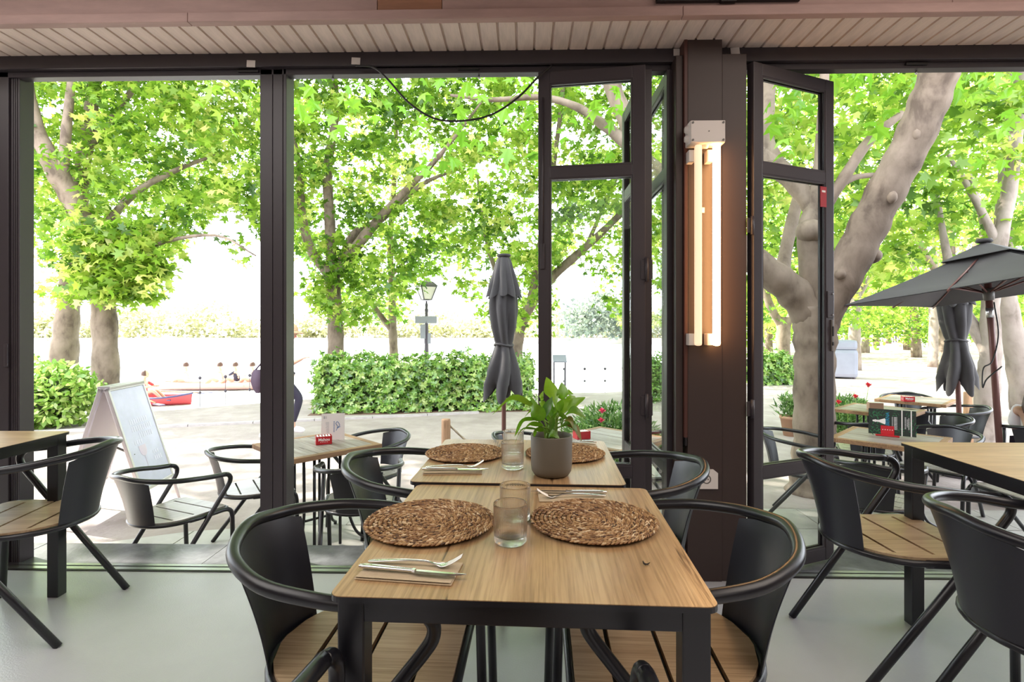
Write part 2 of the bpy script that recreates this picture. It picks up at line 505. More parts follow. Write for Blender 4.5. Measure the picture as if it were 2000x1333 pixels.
def water_mat():
    m = bpy.data.materials.new('lake_water'); m.use_nodes = True
    N, L = nt(m); b = N['Principled BSDF']
    b.inputs['Base Color'].default_value = (0.55, 0.60, 0.60, 1)
    b.inputs['Roughness'].default_value = 0.30
    tc = N.new('ShaderNodeTexCoord'); mp = N.new('ShaderNodeMapping'); mp.inputs['Scale'].default_value = (0.6, 1.8, 1)
    no = N.new('ShaderNodeTexNoise'); no.inputs['Scale'].default_value = 2.2; no.inputs['Detail'].default_value = 3
    bp = N.new('ShaderNodeBump'); bp.inputs['Strength'].default_value = 0.25; bp.inputs['Distance'].default_value = 0.1
    L.new(tc.outputs['Object'], mp.inputs['Vector']); L.new(mp.outputs[0], no.inputs['Vector'])
    L.new(no.outputs['Fac'], bp.inputs['Height']); L.new(bp.outputs['Normal'], b.inputs['Normal'])
    return m
M['water'] = water_mat()

# ------------------------------------------------------------------ text and foliage
def text_mesh(s, size, m, name, parent, M4, extrude=0.0004, bold=0.0, spacing=1.0):
    """flat lettering: local x along the line, y up, z towards the reader; M4 places it in the parent's space"""
    c = bpy.data.curves.new(name, 'FONT')
    c.body = s; c.size = size; c.align_x = 'CENTER'; c.align_y = 'CENTER'; c.extrude = extrude; c.offset = bold; c.space_character = spacing
    t = bpy.data.objects.new(name, c); COL.objects.link(t)
    dg = bpy.context.evaluated_depsgraph_get()
    me = bpy.data.meshes.new_from_object(t.evaluated_get(dg))
    bpy.data.objects.remove(t); 
    me.transform(M4); me.materials.clear(); me.materials.append(m); me.name = name
    o = bpy.data.objects.new(name, me); COL.objects.link(o); o.parent = parent
    return o

PLANE_LEAF = [(0, 0, 0), (.05, -.43, -.05), (.27, -.2, .02), (.58, -.47, -.07), (.56, -.16, .02), (1, 0, -.06), (.56, .16, .02), (.58, .47, -.07), (.27, .2, .02), (.05, .43, -.05)]
SIMPLE_LEAF = [(0, 0, 0), (.3, -.24, -.04), (.68, -.19, -.03), (1, 0, -.08), (.68, .19, -.03), (.3, .24, -.04)]
CRUDE_LEAF = [(0, -.3, 0), (.55, -.42, 0), (1, .05, -.1), (.5, .42, 0)]
NEEDLE = [(0, -.05, 0), (.5, -.11, 0), (1, 0, 0), (.5, .11, 0)]

def leaves(name, pos, size, m, parent, tmpl, up=0.7, spread=0.7, tone=None, droop=0.0, dirs=None, nors=None):
    pos = np.asarray(pos, dtype=np.float64)
    n = len(pos)
    if n == 0: return None
    size = np.broadcast_to(np.asarray(size, dtype=np.float64), (n,))
    T = np.array(tmpl); k = len(T)
    nor = RNG.normal(size=(n, 3)) * spread + (np.array([0, 0, up]) if nors is None else nors)
    nor /= np.linalg.norm(nor, axis=1)[:, None] + 1e-9
    t = RNG.normal(size=(n, 3)) + np.array([0, 0, -droop]) if dirs is None else dirs
    t = t - nor * (t * nor).sum(1)[:, None]
    t /= np.linalg.norm(t, axis=1)[:, None] + 1e-9
    b = np.cross(nor, t)
    s3 = size[:, None, None]
    V = pos[:, None, :] + s3 * (T[None, :, 0, None] * t[:, None, :] + T[None, :, 1, None] * b[:, None, :] + T[None, :, 2, None] * nor[:, None, :])
    V = V.reshape(-1, 3).astype(np.float32)
    me = bpy.data.meshes.new(name)
    me.vertices.add(n * k); me.vertices.foreach_set('co', V.ravel())
    me.loops.add(n * k); me.loops.foreach_set('vertex_index', np.arange(n * k, dtype=np.int32))
    me.polygons.add(n); me.polygons.foreach_set('loop_start', (np.arange(n) * k).astype(np.int32))
    me.update(calc_edges=True)
    a = me.attributes.new('tone', 'FLOAT', 'FACE')
    tv = RNG.random(n) if tone is None else np.clip(tone, 0, 1)
    a.data.foreach_set('value', tv.astype(np.float32))
    me.materials.append(m)
    o = bpy.data.objects.new(name, me); COL.objects.link(o)
    if parent: o.parent = parent
    return o

def cluster_points(centres, per, rad):
    out = []
    for c in centres:
        d = RNG.normal(size=(per, 3))
        d /= np.linalg.norm(d, axis=1)[:, None]
        r = RNG.random(per) ** 0.45
        out.append(np.array(c)[None, :] + d * r[:, None] * np.array(rad)[None, :])
    return np.concatenate(out) if out else np.zeros((0, 3))
# ================================================================== BUILDING
def fx(px, Y):
    q = (px - 1000) / FPX
    return Y / (CA + q * SA) * (q * CA - SA)

def struct(o):
    o['kind'] = 'structure'; return o

struct(MB().box2((-6, -5, -0.12), (6, 2.74, 0)).build('floor', M['floor']))
ceil_root = thing('ceiling', None, None, kind='structure')
MB().box2((-6, -5, 2.97), (6, 2.47, 3.05)).build('panel', M['plaster'], ceil_root)
# soffit of narrow tongue-and-groove boards between the beam and the glass front
pl = None
w_b = 0.087
for i in range(-44, 46):
    x = i * w_b + 0.006
    if pl is None:
        mb = MB()
        prof = [(-w_b / 2, 0.012), (-w_b / 2 + .0035, 0.012), (-w_b / 2 + .0065, 0.0), (w_b / 2 - .0065, 0.0), (w_b / 2 - .0035, 0.012), (w_b / 2, 0.012), (w_b / 2, .022), (-w_b / 2, .022)]
        vs_ = [(p[0], y, p[1]) for y in (-0.17, 0.17) for p in prof]
        n = len(prof)
        mb.add(vs_, [tuple(range(n)), tuple(reversed(range(n, 2 * n)))] + [(k, n + k, n + (k + 1) % n, (k + 1) % n) for k in range(n)])
        pl = mb.build('plank', M['soffit'], ceil_root, (x, 2.64, 2.633))
    else:
        share(pl, 'plank', ceil_root, (x, 2.64, 2.633))
MB().box2((-6, 2.47, 2.657), (6, 2.85, 2.70)).build('soffit_backing', M['plaster'], ceil_root)
MB().box2((-6.2, -5.2, 3.05), (6.2, 3.88, 3.15)).build('roof_deck_sun_eave', M['plaster'], ceil_root)  # overhang lengthened out of view to keep direct sun off the floor
# the painted beam in front of the soffit, built of butt-jointed boards
beam = thing('trim_1', None, None, kind='structure')
def beam_run(z0, z1, y0, y1, cuts, mats):
    for (a, b), m_ in zip(zip(cuts[:-1], cuts[1:]), mats):
        MB().box2((a + .0008, y0, z0), (b - .0008, y1, z1), bevel=0.004).build('board', m_, beam)
beam_run(2.628, 2.672, 2.436, 2.478, [-6, fx(375, 2.47), fx(1330, 2.47), 6], [M['beam']] * 3)
beam_run(2.675, 2.785, 2.452, 2.496, [-6, fx(740, 2.48), fx(865, 2.48), 1.9, 6], [M['beam'], M['beam_orange'], M['beam'], M['beam']])
beam_run(2.787, 2.98, 2.456, 2.496, [-6, -1.2, 2.2, 6], [M['beam']] * 3)
# room shell behind the camera
struct(MB().box2((-6.12, -5, 0), (-6, 2.9, 3.05)).build('wall_left', M['plaster']))
struct(MB().box2((6, -5, 0), (6.12, 2.9, 3.05)).build('wall_right', M['plaster']))
struct(MB().box2((-6.12, -5.12, 0), (6.12, -5, 3.05)).build('wall_back', M['plaster']))

# glass front: header, posts, pillar, track, sill
front = thing('wall_front', None, None, kind='structure')
MB().box2((-6, 2.735, 2.566), (6, 2.80, 2.636), bevel=.003).build('header_board', M['frame_metal'], front)
MB().box2((-6, 2.765, 2.536), (6, 2.82, 2.568), bevel=.003).build('header_frame', M['frame_metal'], front)
MB().box2((fx(700, 2.76), 2.755, 2.566), (fx(1082, 2.76), 2.775, 2.5705)).build('header_lip', M['alu'], front)
MB().box2((-6, 2.80, 2.565), (6, 2.84, 2.70)).build('lintel', M['frame_metal'], front)
for px in (915, 485, 1790):
    MB().box2((fx(px, 2.76) - .055, 2.752, 2.548), (fx(px, 2.76) + .055, 2.767, 2.560), bevel=.003).build('latch_plate', M['blackout'], front)
for px in (649, 935, 1792):
    MB().sphere((fx(px, 2.79), 2.80, 2.528), (.006, .006, .010), 8, 6).build('bolt_tip', M['alu'], front)
def post(x0, x1, y0, y1, grooves, name='post'):
    p = MB()
    xs = [x0] + [g for g in grooves] + [x1]
    for a, b in zip(xs[:-1], xs[1:]):
        p.box2((a + .0012, y0, 0.0), (b - .0012, y1, 2.566), bevel=.003)
    p.box2((x0 + .002, y0 + .012, 0), (x1 - .002, y1 - .004, 2.566))
    return p.build(name, M['frame_metal'], front)
post(fx(511, 2.785), fx(563, 2.785), 2.765, 2.86, [fx(536, 2.785), fx(556, 2.785)])
post(fx(-4, 2.785), fx(24, 2.785), 2.765, 2.86, [])
pj = post(fx(24, 2.785), fx(42, 2.785), 2.775, 2.86, [fx(29, 2.785), fx(33, 2.785), fx(37, 2.785)], 'door_jamb')
MB().box2((fx(9, 2.76), 2.755, 1.03), (fx(16, 2.76), 2.767, 1.15), bevel=.003).build('lock_plate', M['frame_metal'], front)
# fixed glazing left of the first post, a sliver of it in view
win = thing('window_1', None, None, kind='structure')
xw = fx(-4, 2.80)
MB().box2((xw - 1.1, 2.80, .06), (xw, 2.806, 2.54)).build('pane', M['pane'], win)
MB().box2((xw - 1.1, 2.775, 2.0), (xw, 2.83, 2.055)).build('transom', M['frame_metal'], win)
MB().box2((xw - 1.1, 2.775, 0.0), (xw, 2.83, .07)).build('bottom_rail', M['frame_metal'], win)
# pillar between the openings
x0, x1, x2 = fx(1343, 2.655), fx(1411, 2.655), fx(1452, 2.70)
PY = 2.655
MB().box2((x0, PY, 0), (x1 - .001, 2.98, 2.64), bevel=.003).build('pillar_panel', M['pillar'], front)
MB().box2((x1, PY + .006, 0), (x2, 2.98, 2.566), bevel=.003).build('pillar_side', M['pillar'], front)
MB().box2((fx(1317, 2.70), 2.67, 0), (x0 - .018, 2.95, 2.566), bevel=.003).build('pillar_jamb', M['pillar'], front)
MB().box2((x0 - .017, PY - .004, .70), (x0 - .001, 2.80, 2.64), bevel=.002).build('timber_strip', M['red_trim'], front)
MB().box2((x0 - .014, PY - .006, .66), (x0 - .003, 2.70, .70), bevel=.002).build('strip_end', M['blackout'], front)
MB().box2((x2, 2.73, 0), (fx(1440, 2.74) + .004, 2.76, 2.60)).build('jamb_strip', M['alu'], front)
# threshold: runners and slate sill stones
for (y0, y1, z, m_) in ((2.700, 2.712, .004, 'track'), (2.712, 2.742, .006, 'alu'), (2.742, 2.752, .003, 'track'), (2.752, 2.775, .007, 'alu'), (2.775, 2.783, .003, 'track')):
    MB().box2((-6, y0, -.05), (6, y1, z)).build('track_runner', M[m_], front)
xs = [-6, -4.9, -3.8, -2.72, -1.68, -0.62, 0.42, 1.36, 1.92, 2.9, 4.0, 5.0, 6]
for a, b in zip(xs[:-1], xs[1:]):
    MB().box2((a + .0015, 2.786, -.07), (b - .0015, 3.045, .0015 + .001 * random.random()), bevel=.002).build('sill_stone', M['slate'], front)
MB().box2((-6, 2.74, GZ - .1), (6, 3.02, -.06)).build('step_riser', M['plaster'], front)

# folding door leaves
def leaf_door(name, hinge, ang, w, extra=None):
    d = thing(name, None, None, (hinge.x, hinge.y, 0), ang, kind='structure')
    th, h = .042, 2.53
    for (a, b) in ((0, .058), (w - .062, w)):
        MB().box2((a, -th / 2, .02), (b, th / 2, h), bevel=.003).build('stile', M['frame_metal'], d)
    zs = [(.02, .085), (.495, .55), (1.99, 2.045), (h - .06, h)]
    for (a, b) in zs:
        MB().box2((.058, -th / 2 + .001, a), (w - .062, th / 2 - .001, b), bevel=.003).build('rail', M['frame_metal'], d)
    for (a, b) in ((.085, .495), (.55, 1.99), (2.045, h - .06)):
        MB().box2((.056, -.003, a - .002), (w - .060, .003, b + .002)).build('pane', M['pane'], d)
        bd = MB()
        for s in (-1, 1):
            bd.box2((.058, s * .006, a), (.066, s * .018, b)); bd.box2((w - .070, s * .006, a), (w - .062, s * .018, b))
            bd.box2((.066, s * .006, a), (w - .070, s * .018, a + .008)); bd.box2((.066, s * .006, b - .008), (w - .070, s * .018, b))
        bd.build('glazing_bead', M['frame_metal'], d)
    return d
def hinge(d, x, y, zs, dz=.06):
    for z in zs:
        b = MB().cyl((x, y, z - dz), .009, dz * 2, 10)
        b.box2((x - .028, y + .004, z - dz * .8), (x + .028, y + .010, z + dz * .8), bevel=.002)
        b.build('hinge', M['frame_metal'], d)
# leaf A, folded flat beside the pillar, almost parallel to the front
pa, pb = cw(.136, 2.775), cw(.660, 2.690)
dv = pb - pa
dA = leaf_door('door_1', pa, math.atan2(dv.y, dv.x), dv.length)
MB().box2((.012, -.030, 1.53), (.034, -.020, 1.66), bevel=.003).build('flush_bolt', M['frame_metal'], dA)
MB().cyl((.024, -.026, 1.62), .0045, .78, 8).build('bolt_rod', M['frame_metal'], dA)
hinge(dA, dv.length + .006, -.03, (.85, 1.52))
# leaves B and C, edge-on, reaching outside
pB = cw(.679, 2.715)
dB = leaf_door('door_2', pB, R(90), .60)
pC = cw(.797, 2.72)
dC = leaf_door('door_3', pC, R(90), .60)
hinge(dC, -.008, -.03, (.85, 1.52))
# leaf D, right opening, swung a little outwards
pa, pb = cw(1.166, 2.655), cw(1.686, 2.875)
dv = pb - pa
dD = leaf_door('door_4', pa, math.atan2(dv.y, dv.x), dv.length)
wD = dv.length
hinge(dD, -.012, -.024, (.84, 1.73), .045)
lp = MB().box2((wD - .056, -.027, 1.285), (wD - .006, -.020, 1.425), bevel=.006).build('lock_plate', M['frame_metal'], dD)
for z in (1.30, 1.41):
    MB().sphere((wD - .018, -.028, z), .004, 8, 6).build('screw', M['alu'], lp)
lc = MB().box2((wD - .026, -.027, 1.11), (wD - .008, -.020, 1.275), bevel=.003).build('lock_case', M['grey_plastic'], dD)
MB().box2((wD - .021, -.031, 1.19), (wD - .013, -.026, 1.24)).build('latch', M['blackout'], lc)
MB().box2((wD - .022, -.031, 1.14), (wD - .012, -.026, 1.158)).build('keyhole', M['blackout'], lc)
st = MB().box2((wD - .112, -.030, 1.86), (wD - .068, -.026, 1.965)).build('sticker', M['sticker_red'], dD)
MB().box2((wD - .104, -.0315, 1.935), (wD - .078, -.0300, 1.945)).build('sticker_line', M['white_print'], st)
# leaf E, edge-on at the pillar's right side
dE = leaf_door('door_5', cw(1.125, 2.735), R(90), .56)

# small fittings on the front
cab = tag(MB().tube(spline([at(694, 128, 2.735), at(730, 132, 2.735), at(757, 155, 2.735), at(800, 202, 2.735), at(850, 232, 2.735), at(905, 236, 2.735), at(960, 224, 2.735), at(1010, 192, 2.735), at(1050, 152, 2.735), at(1078, 128, 2.735)], 8), .0052, 8).build('hanging_cable', M['cable']),
    'black cable sagging in a loop below the header of the open front', 'cable')
for (px, py, txt, t) in ((483, 114, 'white paper tag taped on the dark header above the middle post', .05), (692, 111, 'white paper tag taped on the header at the cable end', .06),
                         (1323, 101, 'white paper tag on the header just left of the brown pillar', 0.0), (1433, 100, 'white paper tag on the header just right of the brown pillar', -.1)):
    p = at(px, py, 2.726)
    tag(MB().box((0, 0, 0), (.044, .003, .034), (0, t, 0)).build('paper_tag', M['paper'], None, (p.x, 2.7325, p.z - .009)), txt, 'paper tag', 'paper tags on the header')

# twin tube wall lamp
lx, lY = fx(1381, 2.58), PY
lamp = thing('wall_lamp', 'wall lamp with two long glowing vertical tubes below a junction box on the brown pillar', 'lamp', (lx, lY, 0))
bz0, bz1 = at(1381, 279, 2.55).z, at(1381, 235, 2.55).z
bx = MB().box2((-.082, -.085, bz0), (.082, -.002, bz1), bevel=.006).build('junction_box', M['white_plastic'], lamp)
MB().box2((-.080, -.090, bz0 + .002), (.080, -.084, bz1 - .002), bevel=.003).build('box_lid', M['white_plastic'], bx)
for sx in (-.071, .071):
    for z in (bz0 + .012, bz1 - .012):
        MB().tube([(sx, -.094, z), (sx, -.088, z)], .005, 10).build('screw', M['grey_plastic'], bx)
MB().tube([(.004, -.0925, (bz0 + bz1) / 2), (.004, -.088, (bz0 + bz1) / 2)], .003, 8).build('seal_hole', M['grey_plastic'], bx)
for z in (bz0 + .03, bz0 + .075):
    MB().lathe([(.001, 0), (.014, .0), (.018, -.010), (.021, -.014)], 14).xf(Matrix.Rotation(R(-90), 4, 'Y') @ Matrix.Identity(4)).build('cable_gland', M['white_plastic'], bx, (-.096, -.045, z))
MB().lathe([(.001, -.016), (.014, -.014), (.018, 0.0)], 14).build('cable_gland', M['white_plastic'], bx, (.0, -.045, bz0))
z0, z1 = at(1381, 676, 2.57).z, bz0
for (px, mm, nm) in ((1364, 'tube_dim', 'soft tube'), (1400, 'tube_on', 'brightly glowing tube')):
    x = fx(px, 2.59) - lx
    t = MB().box2((x - .0165, -.078, z0), (x + .0165, -.045, z1 - .002), bevel=.012).build('lamp_tube', M[mm], lamp)
    t['label'] = nm
    for z in (z0 + .03, z1 - .05):
        MB().box2((x - .040, -.052, z - .028), (x - .012, -.001, z + .028), bevel=.002).build('bracket', M['white_plastic'], lamp)
MB().box2((fx(1376, 2.62) - lx - .008, -.012, 1.79), (fx(1376, 2.62) - lx + .008, -.001, 1.815)).build('cable_clip', M['white_plastic'], lamp)

# wall socket with a clipped corner
so = thing('wall_socket', 'white square wall socket with dark round insert low on the brown pillar', 'socket', (fx(1384, 2.64), PY, 0))
zc = at(1384, 934, 2.65).z
so.location.z = zc
mb = MB(); mb.prism([(-.047, -.047), (.047, -.047), (.047, .030), (.026, .047), (-.047, .047)], 0, .010)
mb.xf(Matrix.Rotation(R(90), 4, 'X')).build('face_plate', M['white_plastic'], so, (0, 0, 0))
mb = MB(); mb.lathe([(.0, -.004), (.015, -.004), (.0165, -.010), (.0215, -.011), (.0225, -.008)], 24)
ins = mb.xf(Matrix.Rotation(R(90), 4, 'X') @ Matrix.Scale(-1, 4, (0, 0, 1))).build('insert', M['grey_plastic'], so, (-.008, 0, 0))
for s in (-1, 1):
    MB().tube([(s * .007, -.012, .0), (s * .007, -.0035, 0)], .0028, 8).build('pin_hole', M['blackout'], ins)

# double framed board hung on the beam, only its lower edge in view
fr = thing('framed_board', 'black double frame holding two pale panels, hung on the beam above the pillar', 'frame', (fx(1425, 2.42), 2.450, 2.692))
wf = fx(1565, 2.45) - fx(1285, 2.45)
for (a, b) in ((-wf / 2, -.028), (.028, wf / 2)):
    MB().box2((a + .006, -.012, .012), (b - .004, 0, .19)).build('panel', M['pale_panel'], fr)
    for x in (a + .02, b - .02):
        MB().tube([(x, -.024, .016), (x, -.010, .016)], .003, 8).build('pin', M['alu'], fr)
MB().box2((-wf / 2, -.022, -.003), (wf / 2, 0, .014), bevel=.002).build('bottom_bar', M['blackout'], fr)
for (a, b) in ((-wf / 2, -wf / 2 + .012), (-.034, .034), (wf / 2 - .012, wf / 2)):
    MB().box2((a, -.024, -.008 if abs(a) < .1 else 0), (b, 0, .20), bevel=.002).build('upright', M['blackout'], fr)

# ================================================================== FURNITURE
def make_chair(loc, rotz, label, group):
    t = thing('armchair', label, 'chair', loc, rotz, group)
    # one bent tube forms the back rail and both arms
    pts = [(.195, .272, .668), (.10, .277, .676), (.0, .285, .690)]
    for a in (115, 140, 160, 180):
        c, s = math.cos(R(a)), math.sin(R(a))
        pts.append((.287 * c, .287 * s, .690 + .047 * (a - 90) / 90))
    full = pts + [(p[0], -p[1], p[2]) for p in reversed(pts[:-1])]
    MB().tube(spline(full, 5), .0155, 14).build('arm_rail', M['black_metal'], t)
    for s in (1, -1):
        p = [(.195, .272 * s, .668), (.222, .270 * s, .659), (.239, .268 * s, .637), (.236, .265 * s, .607), (.216, .2625 * s, .575)]
        p = spline(p, 4) + [Vector((-.01, .249 * s, .285)), Vector((-.235, .235 * s, 0))]
        MB().tube(p, .0148, 12).build('leg', M['black_metal'], t)
        p = spline([(-.01, .216 * s, .421), (.06, .224 * s, .420), (.15, .234 * s, .424), (.225, .238 * s, .424), (.262, .2385 * s, .408), (.276, .238 * s, .375), (.279, .2375 * s, .33)], 4) + [Vector((.288, .232 * s, 0))]
        MB().tube(p, .0145, 12).build('leg', M['black_metal'], t)
    ring = [(-.208 * math.cos(R(a)), .224 * math.sin(R(a)), .424) for a in range(-85, 86, 10)]
    ring = ring + [(.10, .226, .424), (.20, .226, .424)] + [(.23 + .034 * math.sin(R(a)), .192 + .034 * math.cos(R(a)), .424) for a in (0, 30, 60, 90)]
    ring += [(x, -y, z) for (x, y, z) in reversed(ring[18:])]
    MB().tube(ring, .0115, 10, closed=True).build('seat_frame', M['black_metal'], t)
    # slotted wooden seat: full-width boards, slots closed at their ends
    def half(x):
        if x < 0: return .216 * math.sqrt(max(1 - (x / .200) ** 2, 1e-4))
        if x > .222: return .184 + math.sqrt(max(.034 ** 2 - (x - .222) ** 2, 0))
        return .218
    mb = MB()
    slots = [-.085, .040, .165]
    cuts = sorted([-.1995] + [s - .006 for s in slots] + [s + .006 for s in slots] + [.256])
    for a, b in zip(cuts[:-1], cuts[1:]):
        slot = any(abs((a + b) / 2 - s) < .003 for s in slots)
        n = 2 if slot else 7
        xs_ = [a + (b - a) * k / (n - 1) for k in range(n)]
        for lo, hi in (((-1, 1),) if not slot else ((-1, -.86), (.86, 1))):
            P = [(x, hi * half(x)) for x in xs_] + [(x, lo * half(x)) for x in reversed(xs_)]
            mb.prism(P, .428, .442)
    mb.build('seat', M['seat_wood'], t)
    for s in slots:
        MB().box2((s - .013, -half(s) + .004, .419), (s + .013, half(s) - .004, .4275)).build('seat_bar', M['black_metal'], t)
    # curved sheet backrest between rail and seat frame
    rows = []
    for side in (0, 1):
        for i in range(9):
            u = i / 8
            row = []
            for k in range(17):
                v = -1 + 2 * k / 16
                a = R(180) + v * R(36 + 2 * u)
                r = (.285 - .072 * u - .008 * math.sin(PI * u)) - side * .003
                zz = (.726 - .030 * abs(v) ** 1.5) * (1 - u) + .416 * u
                row.append((r * math.cos(a), r * math.sin(a), zz))
            rows.append(row)
    mb = MB(); mb.grid(rows[:9], True); mb.grid([list(reversed(r)) for r in rows[9:]], True)
    for k in (0, 16):
        mb.grid([[rows[i][k], rows[9 + i][k]] for i in range(9)], False)
    mb.grid([rows[8], rows[17]], False)
    mb.build('backrest', M['sheet_metal'], t)
    return t

def chair_at(xc, Z, ang, label, group, z=0.0, first=[None]):
    p = cw(xc, Z, z)
    rz = R(ang) + YAW
    if first[0] is None:
        first[0] = make_chair(p, rz, label, group); return first[0]
    r = dup(first[0], p, rz, label, group)
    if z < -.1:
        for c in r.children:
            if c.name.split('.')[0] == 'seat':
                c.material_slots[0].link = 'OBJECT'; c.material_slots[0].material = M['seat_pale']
    return r

g = 'armchairs at the set dining table'
chair_at(-.383, 1.375, -3, 'black tubular armchair at the set table, left side nearest the camera', g)
chair_at(-.338, 2.075, -3, 'black tubular armchair at the set table, left side next to the open front', g)
chair_at(.407, 1.385, 177, 'black tubular armchair at the set table, right side nearest the camera', g)
chair_at(.420, 2.035, 177, 'black tubular armchair at the set table, right side in front of the pillar', g)
chair_at(-.065, .715, 86, 'black armchair at the near end of the set table, only its arm ends showing', g)
g = 'armchairs at the side dining tables'
chair_at(1.432, 2.085, 1, 'black armchair with wooden seat at the right table, its whole side in view', g)
chair_at(1.478, 1.455, -3, 'black armchair cut by the right picture edge, in front of the other at that table', g)
chair_at(-2.02, 2.30, 188, 'black armchair pulled out at the bare table by the left post', g)

def dining_table(loc, rotz, w, d, h, label, woodmat):
    t = thing('dining_table', label, 'table', loc, rotz, 'indoor dining tables')
    mb = MB(); mb.prism(rrect(w, d, .022), h - .0115, h - .0015); mb.build('edge_band', M['black_metal'], t)
    mb = MB(); mb.prism(rrect(w - .002, d - .002, .021), h - .0015, h); mb.build('table_top', M[woodmat], t)
    e = .013
    for s in (-1, 1):
        MB().box2((-w / 2 + e + .05, s * (d / 2 - e) - (.05 if s > 0 else 0), h - .052), (w / 2 - e - .05, s * (d / 2 - e) + (.05 if s < 0 else 0), h - .012), bevel=.002).build('apron', M['black_metal'], t)
        MB().box2((s * (w / 2 - e) - (.05 if s > 0 else 0), -d / 2 + e + .05, h - .052), (s * (w / 2 - e) + (.05 if s < 0 else 0), d / 2 - e - .05, h - .012), bevel=.002).build('apron', M['black_metal'], t)
    for sx in (-1, 1):
        for sy in (-1, 1):
            MB().box((sx * (w / 2 - e - .025), sy * (d / 2 - e - .025), (h - .012) / 2), (.05, .05, h - .012), bevel=.003).build('leg', M['black_metal'], t)
    return t

TR = R(-3.35) + YAW
p1 = cw(.035, 1.314); p2 = cw(.033, 1.988)
dining_table(p1, TR, .70, .70, .750, 'square oak-topped table with black legs, set with the two larger near placemats', 'table_wood')
dining_table(p2, TR, .672, .640, .757, 'square oak-topped table holding the potted plant, pushed against the near table', 'table_wood')
p = cw(1.628 + .36, 2.29 - .36)
dining_table(p, R(-.3), .72, .72, .750, 'bare oak-topped table at the right picture edge', 'table_wood_x')
p = cw(-2.065 - .36, 2.545 - .36)
dining_table(p, R(.5), .72, .72, .750, 'bare oak-topped table at the left picture edge', 'table_wood_x')

# ------------------------------------------------------------------ on the set table
TOP1, TOP2 = .7505, .7575
def braided_mat():
    mb = MB()
    mb.lathe([(.0, .001), (.150, .001), (.156, .004), (.150, .007), (.0, .008)], 40)
    base = mb
    pos, dirs, sz, tone, nor = [], [], [], [], []
    r = .006
    V, F, TN = [], [], []
    lump = [(0, 0, 0)] + [(.28, math.cos(2 * PI * k / 5) * .34, math.sin(2 * PI * k / 5) * .30) for k in range(5)] + [(.72, math.cos(2 * PI * k / 5) * .34, math.sin(2 * PI * k / 5) * .30) for k in range(5)] + [(1, 0, 0)]
    lf = [(0, 1 + (k + 1) % 5, 1 + k) for k in range(5)] + [(1 + k, 1 + (k + 1) % 5, 6 + (k + 1) % 5, 6 + k) for k in range(5)] + [(6 + k, 6 + (k + 1) % 5, 11) for k in range(5)]
    while r < .160:
        m_ = max(5, int(2 * PI * r / .0100))
        ph = random.random()
        for k in range(m_):
            for s in (-1, 1):
                a = 2 * PI * (k + ph + .5 * (s > 0)) / m_
                L_ = .0170 * random.uniform(.9, 1.1)
                ang = a + PI / 2 + s * R(24) + random.gauss(0, .06)
                rr = r + s * .0021
                c = Vector((rr * math.cos(a), rr * math.sin(a), .0085 + random.uniform(-.0008, .0010)))
                tx = Vector((math.cos(ang), math.sin(ang), 0.16)).normalized()
                ty = Vector((-math.sin(ang), math.cos(ang), 0)); tz = tx.cross(ty)
                o = len(V)
                w = random.uniform(.0066, .0082)
                for q in lump:
                    V.append(c + tx * ((q[0] - .5) * L_) + ty * (q[1] * w) + tz * (q[2] * w))
                F += [tuple(i + o for i in f) for f in lf]
                TN += [min(1, max(0, random.gauss(.50, .24)))] * len(lf)
        r += .0115
    me = bpy.data.meshes.new('braid'); me.from_pydata(V, [], F)
    me.polygons.foreach_set('use_smooth', [True] * len(F))
    a = me.attributes.new('tone', 'FLOAT', 'FACE'); a.data.foreach_set('value', np.array(TN, dtype=np.float32))
    me.materials.append(M['seagrass']); me.update()
    return base, me
mb, braid_me = braided_mat()
first_mat = None
for (xc, Z, z, s, lab) in ((-.2035, 1.350, TOP1, 1.0, 'large round braided seagrass placemat, left half of the near table'),
                           (.2035, 1.355, TOP1, .985, 'large round braided seagrass placemat, right half of the near table'),
                           (-.176, 2.045, TOP2, .93, 'round braided seagrass placemat on the far table, left of the tumblers'),
                           (.200, 2.045, TOP2, .93, 'round braided seagrass placemat on the far table, half hidden by the plant pot')):
    p = cw(xc, Z, z)
    t = thing('placemat', lab, 'placemat', p, random.uniform(0, 6), 'braided placemats')
    t.scale = (s, s, 1)
    if first_mat is None:
        first_mat = mb.build('backing', M['mat_core'], t)
    else:
        share(first_mat, 'backing', t)
    o = bpy.data.objects.new('braid', braid_me); COL.objects.link(o); o.parent = t

def tumbler():
    mb = MB()
    ribs = 36
    def mod(a, z, r):
        if z < .006 or z > .0865: return 1
        return 1 + (.012 if r > .0350 else .0) * (abs(math.cos(ribs * a / 2)) - .6)
    prof = [(.0005, .0008), (.033, .0), (.0362, .003), (.0372, .008), (.0378, .030), (.0384, .060), (.0388, .0845), (.0388, .0875), (.0381, .0888), (.0371, .0875), (.0368, .080), (.0362, .050), (.0357, .022), (.0335, .0165), (.0005, .0150)]
    mb.lathe(prof, 288, mod=mod)
    return mb.build('tumbler', M['glass'])
gl0 = tumbler()
first = True
for (px, Z, z, lab) in ((997, 1.232, TOP1, 'ribbed water tumbler nearest the camera, between the large placemats'), (1006, 1.372, TOP1, 'ribbed water tumbler just behind the nearest one on the near table'),
                        (1001, 1.850, TOP2, 'ribbed water tumbler on the far table, left of the plant pot'), (1003, 2.045, TOP2, 'ribbed water tumbler furthest back on the far table')):
    p = cw((px - 1000) / FPX * Z, Z, z + .0006)
    o = gl0 if first else gl0.copy()
    if not first: COL.objects.link(o)
    first = False
    o.location = p; o.rotation_euler = (0, 0, random.random())
    tag(o, lab, 'glass', 'ribbed tumblers')

